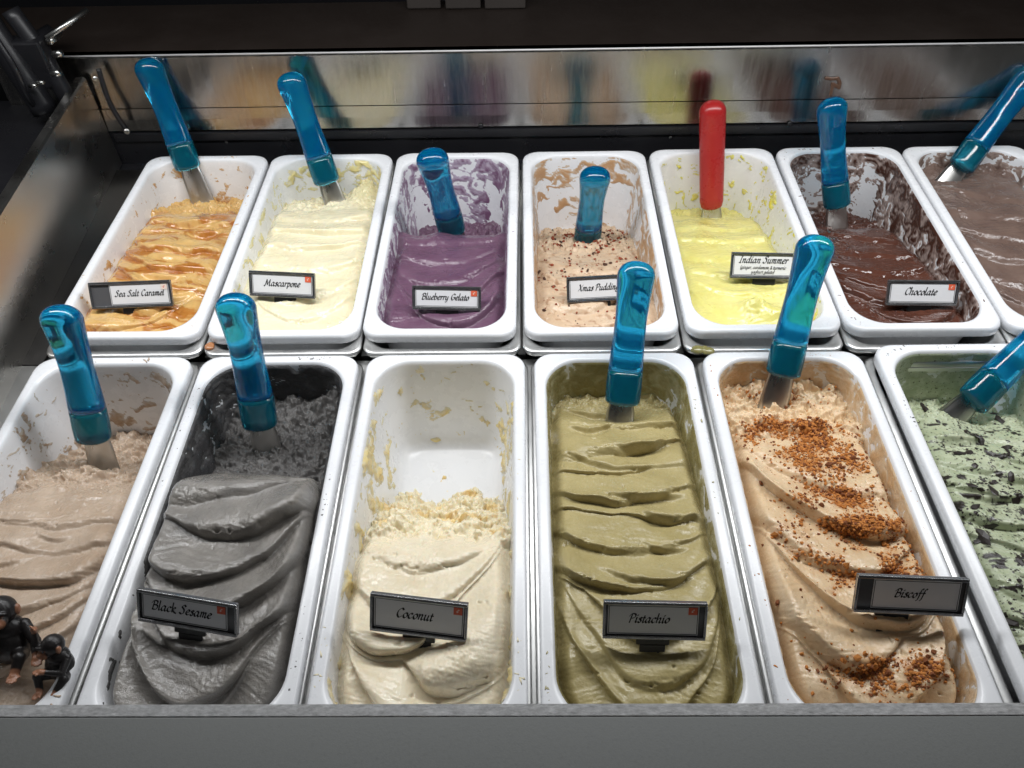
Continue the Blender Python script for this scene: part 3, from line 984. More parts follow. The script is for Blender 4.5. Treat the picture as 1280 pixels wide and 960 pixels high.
# ------------------------------------------------------------------ residue smeared on the pan walls (real film thickness)
def residue(key, c0, c1, thr, amp, fx, fz, seed, zmin=-0.112, region=None, nper=420, nd=70, warp=1.0):
    U, V, P, N, go, mat = SURF[key]
    L = LEN[key[0]]
    zz = np.linspace(-0.0035, zmin, nd)
    ring0 = np.array(rrect(HW-0.0125, L/2-0.0125, RI, 24, 40))
    # even arc length resample
    cl = np.vstack([ring0, ring0[:1]])
    sl = np.concatenate([[0], np.cumsum(np.linalg.norm(np.diff(cl, axis=0), axis=1))])
    q = np.linspace(0, sl[-1], nper, endpoint=False)
    bx, by = np.interp(q, sl, cl[:, 0]), np.interp(q, sl, cl[:, 1])
    tx, ty = np.roll(bx, -1)-np.roll(bx, 1), np.roll(by, -1)-np.roll(by, 1)
    ln = np.hypot(tx, ty)
    nx, ny = -ty/ln, tx/ln           # inward (ring runs counter-clockwise)
    Q, Z = np.meshgrid(q, zz)
    wq = Q+warp*0.010*fbm(Q*40, Z*40, 2, seed+7)
    wz = Z+warp*0.010*fbm(Q*40+5, Z*40, 2, seed+8)
    n = fbm(wq*fx, wz*fz, 6, seed, 0.66)+0.40*fbm(wq*fx*0.3+3, wz*fz*0.3, 2, seed+14)
    reg = region(bx[None, :]/(HW-0.0125)+0*Z, 0.5-by[None, :]/(L-0.025)+0*Z, Z) if region else 0*Z
    h = n-thr+reg
    th = np.clip(h, -0.35, 1.2)*amp
    th = np.where(th > 0, th+0.00015, np.maximum(th*2, -0.0012))
    th[0, :] = np.minimum(th[0, :], -0.0004)
    off = np.maximum(-Z-0.0045, 0)*DRAFT + th
    X = bx[None, :]+nx[None, :]*(off-0.0003)
    Y = by[None, :]+ny[None, :]*(off-0.0003)
    verts = np.stack([X, Y, Z], -1).reshape(-1, 3)
    # drop faces that are wholly inside the plastic
    idx = np.arange(nper*nd).reshape(nd, nper)
    a, b = idx, np.roll(idx, -1, axis=1)
    F = np.stack([a[:-1], b[:-1], b[1:], a[1:]], -1).reshape(-1, 4)
    keepf = (th.reshape(-1)[F] > 0).any(axis=1)
    F = F[keepf]
    used = np.unique(F)
    remap = np.zeros(nper*nd, int)
    remap[used] = np.arange(len(used))
    me = bpy.data.meshes.new('residue')
    me.from_pydata(verts[used].tolist(), [], remap[F][:, ::-1].tolist())
    me.polygons.foreach_set('use_smooth', np.ones(len(F), bool))
    tone = np.clip(h*(2.2 if thr > 0 else 1.1)+0.25*fbm(wq*140, wz*140, 2, seed+30), 0, 1).reshape(-1)[used]
    col = np.ones((len(used), 4), np.float32)
    col[:, :3] = cmix(c1, c0, tone)
    col[:, 3] = 0.15
    ca = me.color_attributes.new('Col', 'FLOAT_COLOR', 'POINT')
    ca.data.foreach_set('color', col.ravel())
    me.update()
    o = obj('residue', me, mat, go)
    tag(o, kind='stuff')
    return o


WH = lin(214, 212, 208)
residue(('b', 0), lin(190, 140, 80), cmix(WH, lin(214, 180, 130), 0.5), 0.62, 0.0018, 55, 80, 201, region=lambda U, V, Z: 0.35*smooth(-0.035, -0.055, Z)+0.25*smooth(0.3, 0.6, V)*smooth(0.5, 0.9, U))
residue(('b', 1), lin(222, 210, 150), cmix(WH, lin(228, 220, 178), 0.6), 0.34, 0.0026, 50, 70, 202, region=lambda U, V, Z: 0.45*smooth(0.1, 0.7, U)*(1-smooth(0.05, 0.25, V))+0.3*smooth(-0.03, -0.055, Z))
residue(('b', 2), lin(122, 88, 116), lin(188, 176, 192), -0.12, 0.0007, 40, 52, 203, region=lambda U, V, Z: 0.28*smooth(0.3, 0.9, U)-0.10*smooth(-0.05, -0.09, Z), warp=2.0)
residue(('b', 3), lin(190, 150, 110), cmix(WH, lin(206, 184, 156), 0.5), 0.15, 0.0009, 30, 80, 204, region=lambda U, V, Z: 0.10*smooth(-0.03, -0.015, Z)+0.35*smooth(0.2, 0.5, V))
residue(('b', 4), lin(226, 214, 80), lin(226, 222, 160), 0.66, 0.0040, 70, 75, 205, region=lambda U, V, Z: 0.15*smooth(0.2, 0.7, U)+0.25*smooth(-0.05, -0.08, Z))
residue(('b', 5), lin(70, 42, 32), lin(186, 168, 160), -0.25, 0.0011, 20, 60, 206, region=lambda U, V, Z: 0.25*smooth(0.1, 0.35, V)+0.4*smooth(-0.025, -0.008, Z)-0.12*np.exp(-((U-0.35)/0.4)**2)*(1-smooth(0.05, 0.1, V)), warp=3.0)
residue(('b', 6), lin(106, 86, 78), lin(170, 152, 142), 0.0, 0.0008, 50, 70, 207, zmin=-0.05)
residue(('f', 0), lin(172, 148, 124), cmix(WH, lin(200, 182, 162), 0.5), 0.62, 0.0026, 60, 70, 208, region=lambda U, V, Z: 0.30*smooth(0.2, 0.8, -U)*smooth(0.02, 0.2, V)+0.30*smooth(-0.05, -0.085, Z))
residue(('f', 1), lin(66, 65, 66), lin(100, 99, 98), -0.75, 0.0020, 44, 54, 209, region=lambda U, V, Z: -1.3*smooth(0.50, 0.75, V))
residue(('f', 2), lin(228, 208, 148), cmix(WH, lin(226, 216, 176), 0.5), 0.54, 0.0046, 34, 40, 210, region=lambda U, V, Z: 0.26*smooth(0.4, 0.9, U)*(1-smooth(0.12, 0.3, V))+0.2*smooth(0.0, 0.7, -U)*smooth(0.08, 0.3, V))
residue(('f', 3), lin(140, 130, 84), lin(186, 180, 146), -0.65, 0.0005, 40, 50, 211, region=lambda U, V, Z: 0.15*smooth(0.1, 0.4, V)+0.2*smooth(-0.02, -0.045, Z))
residue(('f', 4), lin(206, 174, 134), lin(220, 204, 180), -0.45, 0.0008, 48, 60, 212, zmin=-0.07)
residue(('f', 5), lin(166, 174, 148), lin(196, 200, 182), -0.80, 0.0004, 40, 50, 213, zmin=-0.09)


# ------------------------------------------------------------------ crumbs
def crumb_mesh(seed, sub=1, flat=0.75):
    rs = np.random.RandomState(seed)
    bm = bmesh.new()
    bmesh.ops.create_icosphere(bm, subdivisions=sub, radius=1)
    for v in bm.verts:
        k = 0.55+0.8*rs.rand()
        v.co = Vector((v.co.x*k, v.co.y*k*0.9, v.co.z*k*flat))
    return bm_mesh('crumb', bm)


def colour_crumb(name, c):
    return plain(name, tuple(c), 0.75, var=0.35, varscale=300, bump=(900, 0.5, 0.001))


M['crumb'] = colour_crumb('orange_biscuit', lin(192, 122, 54))
M['crumbdark'] = colour_crumb('brown_biscuit', lin(128, 72, 34))
M['pud'] = colour_crumb('red_pudding', lin(146, 66, 38))
M['puddark'] = colour_crumb('brown_pudding', lin(74, 46, 32))
M['flake'] = plain('dark_chocolate_flake', tuple(lin(44, 36, 33)), 0.4, var=0.3, varscale=200)


def scatter(key, dens, n, size, mats, seed, name, nbig, bigsize, flat=0.75, lift=0.3):
    U, V, P, N, go, _ = SURF[key]
    rs = np.random.RandomState(seed)
    d = dens(U, V).astype(float).ravel()
    Pf, Nf = P.reshape(-1, 3), N.reshape(-1, 3)
    ids = rs.choice(len(d), size=n, p=d/d.sum())
    bms = []
    for mi, mt in enumerate(mats):
        verts, faces = [], []
        shp = []
        for q in range(4):
            me = crumb_mesh(seed*10+q, 1 if False else 1, flat)
            shp.append((np.array([v.co[:] for v in me.vertices]), [tuple(p.vertices) for p in me.polygons]))
            bpy.data.meshes.remove(me)
        for c in ids[mi::len(mats)]:
            vs, fs = shp[rs.randint(4)]
            s = size[0]+(size[1]-size[0])*rs.rand()**3.0
            a = rs.rand()*6.28
            R_ = np.array([[math.cos(a), -math.sin(a), 0], [math.sin(a), math.cos(a), 0], [0, 0, 1]])
            t1 = np.array([1, 0, 0])-Nf[c]*Nf[c][0]
            t1 /= np.linalg.norm(t1)
            B = np.stack([t1, np.cross(Nf[c], t1), Nf[c]], 1)
            vv = (vs*s) @ R_.T @ B.T+Pf[c]+Nf[c]*s*lift+np.append(rs.randn(2)*0.0008, 0)
            off = len(verts)
            verts += vv.tolist()
            faces += [tuple(off+i for i in f) for f in fs]
        o = obj(name+'_scatter', mesh(name+'_scatter', verts, faces, False), mt, go)
        tag(o, kind='stuff')
    shapes = []
    for q in range(4):
        me = crumb_mesh(seed*10+5+q, 1, flat)
        me.materials.append(mats[q % len(mats)])
        shapes.append(me)
    ids = rs.choice(len(d), size=nbig, p=d/d.sum())
    for c in ids:
        s = bigsize[0]+(bigsize[1]-bigsize[0])*rs.rand()
        o = obj(name, shapes[rs.randint(4)], None, go)
        o.location = Pf[c]+Nf[c]*s*lift
        o.scale = (s*(0.7+(1.4 if flat < 0.5 else 0.5)*rs.rand()), s*(0.5+0.5*rs.rand()), s*(0.7+0.3*rs.rand()))
        o.rotation_euler = Vector(Nf[c]).to_track_quat('Z', 'Y').to_euler()
        o.rotation_euler.rotate_axis('Z', rs.rand()*6.28)


scatter(('f', 4), lambda U, V: crumb_density(U, V)**1.6+0.004, 13000, (0.00030, 0.0020), [M['crumb'], M['crumb'], M['crumbdark']], 5, 'crumb', 150, (0.0020, 0.0036))


def xd(U, V):
    n = np.clip(0.4+fbm(U*4, V*12, 3, 61), 0, 2)
    return (np.exp(-((V-0.24)/0.10)**2)*np.exp(-((U-0.2)/0.6)**2)*3.0+0.3*np.exp(-((V-0.5)/0.2)**2)+0.10)*n*smooth(0.08, 0.16, V)


scatter(('b', 3), xd, 520, (0.0007, 0.0024), [M['pud'], M['pud'], M['puddark']], 6, 'pudding_crumb', 90, (0.0020, 0.0034))


def md(U, V):
    n = np.clip(fbm(U*3, V*10, 3, 65)+0.1, 0, 2)
    return n*smooth(0.14, 0.25, V)+0.02


scatter(('f', 5), md, 1900, (0.0004, 0.0017), [M['flake']], 7, 'chocolate_flake', 120, (0.0022, 0.0056), 0.28, 0.1)


def rim_specks(key, n, mt, seed, size, stretch=1.0, nclump=9):
    rs = np.random.RandomState(seed)
    go = SURF[key][4]
    L = LEN[key[0]]
    me0 = crumb_mesh(seed, 1, 0.5)
    vs, fs = np.array([v.co[:] for v in me0.vertices]), [tuple(p.vertices) for p in me0.polygons]
    bpy.data.meshes.remove(me0)
    ring_ = np.array(rrect(HW-0.006, L/2-0.006, 0.024, 10, 60))
    cen = rs.randint(len(ring_), size=nclump)
    verts, faces = [], []
    for k in range(n):
        q = ring_[(cen[rs.randint(nclump)]+int(rs.randn()*4)) % len(ring_)]
        p = np.array([q[0]*(1+rs.uniform(-0.03, 0.03)), q[1]*(1+rs.uniform(-0.012, 0.012)), 0.0])
        sz = size[0]+(size[1]-size[0])*rs.rand()**2.5
        a = rs.rand()*6.28
        R_ = np.array([[math.cos(a), -math.sin(a), 0], [math.sin(a), math.cos(a), 0], [0, 0, 1]])
        off = len(verts)
        verts += ((vs*np.array([sz*(1+stretch*rs.rand()), sz, sz*0.5])) @ R_.T+p).tolist()
        faces += [tuple(off+i for i in f) for f in fs]
    o = obj('rim_specks', mesh('rim_specks', verts, faces), mt, go)
    tag(o, kind='stuff')


rim_specks(('f', 1), 90, plain('grey_specks', tuple(lin(96, 94, 92)), 0.5), 31, (0.0003, 0.0012))
rim_specks(('f', 5), 80, plain('green_black_specks', tuple(lin(48, 44, 38)), 0.5), 32, (0.0003, 0.0011))
rim_specks(('f', 0), 70, plain('pink_beige_specks', tuple(lin(190, 168, 146)), 0.5), 33, (0.0004, 0.0014), 3.0)
rim_specks(('f', 4), 60, M['crumb'], 34, (0.0003, 0.0012))
rim_specks(('f', 3), 40, plain('olive_specks', tuple(lin(182, 174, 134)), 0.5), 35, (0.0004, 0.0012), 2.0)
rim_specks(('f', 2), 40, plain('cream_specks', tuple(lin(232, 222, 190)), 0.5), 36, (0.0004, 0.0014), 2.0)
rim_specks(('b', 0), 40, plain('caramel_specks', tuple(lin(202, 160, 102)), 0.5), 37, (0.0004, 0.0014), 2.0)
rim_specks(('b', 2), 26, plain('purple_specks', tuple(lin(140, 108, 136)), 0.5), 38, (0.0003, 0.0010), 2.0)
rim_specks(('b', 5), 40, plain('chocolate_specks', tuple(lin(110, 78, 64)), 0.5), 39, (0.0003, 0.0011), 2.0)

# ------------------------------------------------------------------ spatulas
def sup(a, n=2.15):
    c, s = math.cos(a), math.sin(a)
    return math.copysign(abs(c)**(2/n), c), math.copysign(abs(s)**(2/n), s)


HL = 0.140


def handle_rings(t0, t1, n, width, cap0, cap1, bend):
    """rings along local z from t0*HL to t1*HL (z=0 at the collar's lower end)"""
    wp = [(0, 0.0158), (0.08, 0.0164), (0.22, 0.0160), (0.45, 0.0146), (0.60, 0.0144), (0.75, 0.0156), (0.88, 0.0172), (0.95, 0.0172), (1, 0.0168)]
    tp = [(0, 0.0125), (0.1, 0.0128), (0.3, 0.0122), (0.55, 0.0112), (0.75, 0.0124), (0.88, 0.0146), (0.95, 0.0146), (1, 0.0140)]
    g = np.linspace(0, 1, 101)
    kk = np.hanning(13)
    kk /= kk.sum()

    def sm(pts):
        v = np.interp(g, *zip(*pts))
        return np.convolve(np.pad(v, 6, mode='edge'), kk, mode='valid')
    wv, tv = sm(wp), sm(tp)
    ts = list(np.linspace(t0, t1, n))
    rings = []
    if cap0:
        for a in (0.30, 0.62, 0.84, 0.96):
            rings.append((t0*HL-0.0060*math.sqrt(1-a*a)+0.0, a, t0))
    for t in ts:
        if cap1 and t > 0.89:
            continue
        rings.append((t*HL, 1.0, t))
    if cap1:
        for k in range(0, 8):
            a = math.radians(90*k/7.6)
            rings.append((0.89*HL+0.11*HL*math.sin(a), math.cos(a)**0.85, min(1, 0.89+0.11*math.sin(a))))
    verts, faces = [], []
    m_ = 28
    for z, sc, t in rings:
        hw_ = np.interp(t, g, wv)*width*sc
        ht_ = np.interp(t, g, tv)*width*sc
        by = bend*((t-0.5)**2*0.016)
        for k in range(m_):
            c, s = sup(2*math.pi*k/m_)
            verts.append((hw_*c, by+ht_*s, z))
    nr = len(rings)
    for i in range(nr-1):
        for k in range(m_):
            faces.append((i*m_+k, i*m_+(k+1) % m_, (i+1)*m_+(k+1) % m_, (i+1)*m_+k))
    faces.append(tuple(range(m_))[::-1])
    faces.append(tuple(range((nr-1)*m_, nr*m_)))
    return verts, faces


def blade_mesh(Lb, width=1.0):
    """local z from +0.030 (inside the handle) to -Lb"""
    verts, faces = [], []
    nz, nx = 14, 8
    for side in (1, -1):
        for i in range(nz+1):
            t = i/nz
            z = 0.030-(0.030+Lb)*t
            hw_ = np.interp(z, [-0.09, -0.05, -0.012, 0.0, 0.03], [0.0165, 0.0160, 0.0140, 0.0115, 0.0105])*width
            for k in range(nx+1):
                a = -1+2*k/nx
                cur = 0.0035*(1-a*a)*np.interp(z, [-0.05, 0.0, 0.03], [1.0, 0.5, 0.2])
                verts.append((hw_*a, cur+side*0.0007, z))
    n1 = (nz+1)*(nx+1)
    for s_ in (0, 1):
        for i in range(nz):
            for k in range(nx):
                a = s_*n1+i*(nx+1)+k
                f = (a, a+1, a+nx+2, a+nx+1)
                faces.append(f if s_ == 0 else f[::-1])
    for i in range(nz):
        for k in (0, nx):
            a = i*(nx+1)+k
            faces.append((a, a+nx+1, n1+a+nx+1, n1+a))
    for k in range(nx):
        for i in (0, nz):
            a = i*(nx+1)+k
            faces.append((a, a+1, n1+a+1, n1+a))
    return mesh('blade', verts, faces)


hv, hf = handle_rings(0.215, 1.0, 24, 1.0, False, True, 1)
hv = [(x*1.1, y*1.05, z) for x, y, z in hv]
HANDLE = mesh('handle', hv, hf)
HANDLE.materials.append(M['blue'])
hv, hf = handle_rings(0.0, 0.213, 8, 1.0, True, False, 1)
hv = [(x*1.1, y*1.05, z) for x, y, z in hv]
COLLAR = mesh('collar', hv, hf)
COLLAR.materials.append(M['teal'])
hv, hf = handle_rings(0.0, 1.0, 26, 1.0, True, True, 0)
wz = np.array([abs(v[0]) for v in hv]).reshape(-1, 28).max(axis=1)
RV = []
for q, (x, y, z) in enumerate(hv):
    t_ = np.clip(z/HL, 0, 1)
    tgt = 0.0158+0.0016*t_ if 0.0 < z < 0.89*HL else None
    k_ = tgt/wz[q//28] if tgt else (1.0 if z > 0.5*HL else 0.92)
    RV.append((x*k_, y*(1.0 if z > 0 else 0.9), z))
REDH = mesh('handle', RV, hf)
REDH.materials.append(M['red'])
BLADES = {}


def spatula(key, E_px, zE, T_px, Ltot, far, bury, label, red=False, roll=0.0):
    E_ = onz(E_px[0], E_px[1], zE+ROWZ[key[0]])
    d = ray(*T_px)
    oc = CAM-E_
    b = d@oc
    c = oc@oc-Ltot*Ltot
    disc = b*b-c
    if disc < 0:
        t = -b
    else:
        t = -b+math.sqrt(disc)*(1 if far else -1)
    T_ = CAM+d*t
    ax = T_-E_
    ln = np.linalg.norm(ax)
    ax /= ln
    base = T_-ax*HL
    # broad face of the handle turned towards the customer side
    face = np.array([math.sin(roll), -0.75, 0.65])
    xd_ = np.cross(face, ax)
    xd_ /= np.linalg.norm(xd_)
    yd_ = np.cross(ax, xd_)
    e = empty('spatula', tuple(base))
    e.matrix_world = Matrix(((xd_[0], yd_[0], ax[0], base[0]), (xd_[1], yd_[1], ax[1], base[1]), (xd_[2], yd_[2], ax[2], base[2]), (0, 0, 0, 1)))
    Lb = round(max(ln-HL, 0)+bury, 3)
    if Lb not in BLADES:
        BLADES[Lb] = blade_mesh(Lb)
        BLADES[Lb].materials.append(M['blade'])
    if red:
        obj('handle', REDH, None, e)
    else:
        obj('handle', HANDLE, None, e)
        obj('collar', COLLAR, None, e)
    obj('blade', BLADES[Lb], None, e)
    tag(e, label, 'spatula', 'gelato spatulas stuck in the pans')
    print('SPAT', key, 'len', round(ln, 3), 'axis', np.round(ax, 2), 'z top', round(T_[2], 3), 'disc', disc)
    return e


SP = [
    (('b', 0), (250, 243), -0.045, (182, 72), 0.170, 1, 0.03, 'blue handled spatula leaning in the amber caramel gelato'),
    (('b', 1), (418, 250), -0.040, (360, 90), 0.165, 1, 0.03, 'blue handled spatula leaning in the ivory mascarpone gelato'),
    (('b', 2), (566, 290), -0.045, (537, 187), 0.150, 0, 0.03, 'blue handled spatula sunk to its collar behind the purple gelato'),
    (('b', 3), (733, 305), -0.085, (745, 210), 0.150, 0, 0.025, 'blue handled spatula sunk in the beige gelato with red crumbs'),
    (('b', 4), (889, 272), -0.075, (891, 125), 0.158, 0, 0.03, 'opaque red handled spatula in the bright yellow gelato'),
    (('b', 5), (1046, 282), -0.075, (1038, 121), 0.172, 0, 0.03, 'blue handled spatula standing in the dark chocolate gelato'),
    (('b', 6), (1188, 223), -0.020, (1290, 93), 0.160, 1, 0.03, 'blue handled spatula slanting out of the greyish brown gelato'),
    (('f', 0), (128, 575), -0.050, (74, 380), 0.170, 0, 0.03, 'blue handled spatula leaning in the pinkish beige gelato'),
    (('f', 1), (333, 558), -0.052, (292, 365), 0.170, 0, 0.03, 'blue handled spatula standing in the rough dark grey gelato'),
    (('f', 3), (774, 530), -0.034, (797, 326), 0.160, 0, 0.03, 'blue handled spatula standing in the olive green pistachio gelato'),
    (('f', 4), (968, 502), -0.030, (1022, 293), 0.172, 0, 0.03, 'blue handled spatula in the tan gelato with biscuit crumbs'),
    (('f', 5), (1205, 508), -0.030, (1335, 388), 0.150, 1, 0.03, 'blue handled spatula slanting out of the pale green gelato'),
]
for a in SP:
    spatula(*a[:7], a[7], red=('red handled' in a[7]), roll=0.0)

# ------------------------------------------------------------------ name tags with pen lettering
BOWL = [(.75, .85), (.45, 1), (.12, .6), (.1, .15), (.3, 0), (.6, .35), (.78, 1)]
UB = [(.05, .85), (.18, 1), (.12, .25), (.28, 0), (.58, .35), (.72, 1)]
CC = [(1.1, 1.45), (.8, 1.75), (.3, 1.3), (.2, .5), (.55, 0), (1.05, .3)]
ST = [(.05, .85), (.2, 1), (.12, 0)]
GL = {
    'a': ([BOWL, [(.78, 1), (.68, .2), (.8, 0), (1.0, .2)]], 1.0), 'b': ([[(.15, 1.9), (.12, .2), (.3, 0), (.65, .2), (.72, .7), (.5, 1), (.15, .7)]], .9),
    'c': ([[(.7, .8), (.5, 1), (.15, .7), (.1, .25), (.35, 0), (.7, .2)]], .78), 'd': ([BOWL, [(.85, 1.9), (.7, .2), (.82, 0), (1, .2)]], 1.0),
    'e': ([[(.12, .5), (.55, .6), (.65, .85), (.42, 1), (.12, .6), (.12, .2), (.38, 0), (.7, .2)]], .78), 'f': ([[(.75, 1.75), (.55, 1.85), (.4, 1.5), (.3, 0), (.2, -.5), (0, -.6)], [(.1, .95), (.65, .95)]], .6),
    'g': ([BOWL, [(.78, 1), (.7, 0), (.55, -.55), (.2, -.6), (.05, -.35)]], .95), 'h': ([[(.15, 1.9), (.1, 0)], [(.1, .4), (.45, .95), (.68, .85), (.6, .2), (.72, 0), (.9, .2)]], .95),
    'i': ([[(.05, .8), (.2, 1), (.15, .2), (.28, 0), (.45, .2)], [(.25, 1.48), (.32, 1.40)]], .48), 'k': ([[(.15, 1.9), (.1, 0)], [(.1, .5), (.5, 1), (.62, .8), (.2, .5), (.55, .05), (.9, -.1)]], .85),
    'l': ([[(.2, 1.9), (.12, .2), (.25, 0), (.42, .2)]], .45), 'm': ([ST, [(.13, .4), (.4, .95), (.58, .9), (.5, 0)], [(.52, .4), (.8, .95), (.98, .85), (.9, .2), (1.02, 0), (1.2, .2)]], 1.25),
    'n': ([ST, [(.13, .4), (.45, .95), (.66, .85), (.58, .2), (.7, 0), (.88, .2)]], .93), 'o': ([[(.45, 1), (.12, .65), (.12, .2), (.38, 0), (.68, .35), (.68, .8), (.45, 1)]], .8),
    'p': ([[(.05, .85), (.2, 1), (.08, -.6)], [(.13, .5), (.45, 1), (.72, .75), (.62, .2), (.35, 0), (.12, .15)]], .85), 'r': ([ST, [(.13, .45), (.4, .95), (.62, .9)]], .64),
    's': ([[(.6, .85), (.4, 1), (.18, .8), (.5, .4), (.42, .05), (.2, 0), (.03, .15)]], .65), 't': ([[(.28, 1.4), (.18, .2), (.3, 0), (.5, .2)], [(.05, .95), (.52, .95)]], .52),
    'u': ([UB, [(.72, 1), (.62, .2), (.75, 0), (.92, .2)]], .95), 'y': ([UB, [(.72, 1), (.62, 0), (.45, -.55), (.1, -.6)]], .9),
    'S': ([[(1, 1.5), (.7, 1.75), (.35, 1.4), (.75, .85), (.7, .2), (.3, 0), (0, .25)]], 1.05), 'C': ([CC], 1.12),
    'M': ([[(-.1, .1), (.1, 0), (.4, 1.7)], [(.4, 1.7), (.7, .2)], [(.7, .2), (1.3, 1.7)], [(1.3, 1.7), (1.25, .2), (1.4, 0), (1.6, .15)]], 1.65),
    'B': ([[(.35, 1.6), (.2, 0)], [(-.1, 1.2), (.3, 1.72), (.9, 1.65), (.85, 1.1), (.4, .92)], [(.4, .92), (1, .8), (.9, .15), (.45, 0), (.1, .1)]], 1.15),
    'G': ([CC, [(1.05, .3), (1.1, .75)], [(.75, .75), (1.3, .75)]], 1.3), 'X': ([[(.1, 1.5), (.3, 1.7), (.8, .1), (1.1, .1)], [(1.15, 1.7), (.0, 0)]], 1.15),
    'P': ([[(.35, 1.6), (.2, -.1)], [(-.1, 1.2), (.3, 1.72), (.95, 1.6), (.9, 1), (.4, .8)]], 1.05), 'I': ([[(.45, 1.7), (.25, 0)], [(.2, 1.7), (.7, 1.7)], [(0, 0), (.5, 0)]], .7),
    '(': ([[(.35, 1.9), (.1, 1), (.25, -.4)]], .4), ')': ([[(.05, 1.9), (.3, 1), (.0, -.4)]], .4), ',': ([[(.15, .1), (.05, -.3)]], .35), '&': ([[(.9, .5), (.4, 0), (.1, .4), (.6, 1.2), (.4, 1.5), (.3, 1.2), (.9, 0)]], 1.0), ' ': ([], .5)}


def write(text, xh, centre, z, weight=0.19, sp=0.06):
    """broad-nib strokes as thin quads; returns verts, faces in card coordinates (x right, y up)"""
    ang = math.radians(38)
    nib = np.array([math.cos(ang), math.sin(ang)])*weight
    thin = np.array([-math.sin(ang), math.cos(ang)])*0.045
    verts, faces = [], []
    adv = 0.0
    zz = 0
    for ch in text:
        st, a = GL[ch]
        for s in st:
            pts = catmull(s, 6)
            pts = [np.array([p[0]+0.22*p[1]+adv, p[1]]) for p in pts]
            for i in range(len(pts)-1):
                p, q = pts[i], pts[i+1]
                dd = q-p
                nn = np.linalg.norm(dd)
                if nn < 1e-6:
                    continue
                pr = np.array([-dd[1], dd[0]])/nn
                half = max(abs(pr@nib), 0.05)
                dd = dd/nn*0.03
                off = len(verts)
                for v in (p-dd-pr*half, q+dd-pr*half, q+dd+pr*half, p-dd+pr*half):
                    verts.append((v[0], v[1], z+0.0000004*zz))
                zz += 1
                faces.append((off, off+1, off+2, off+3))
        adv += a+sp
    V_ = np.array(verts)
    x0, x1 = V_[:, 0].min(), V_[:, 0].max()
    V_[:, 0] = (V_[:, 0]-(x0+x1)/2)*xh+centre[0]
    V_[:, 1] = (V_[:, 1]-0.5)*xh+centre[1]
    return V_.tolist(), faces


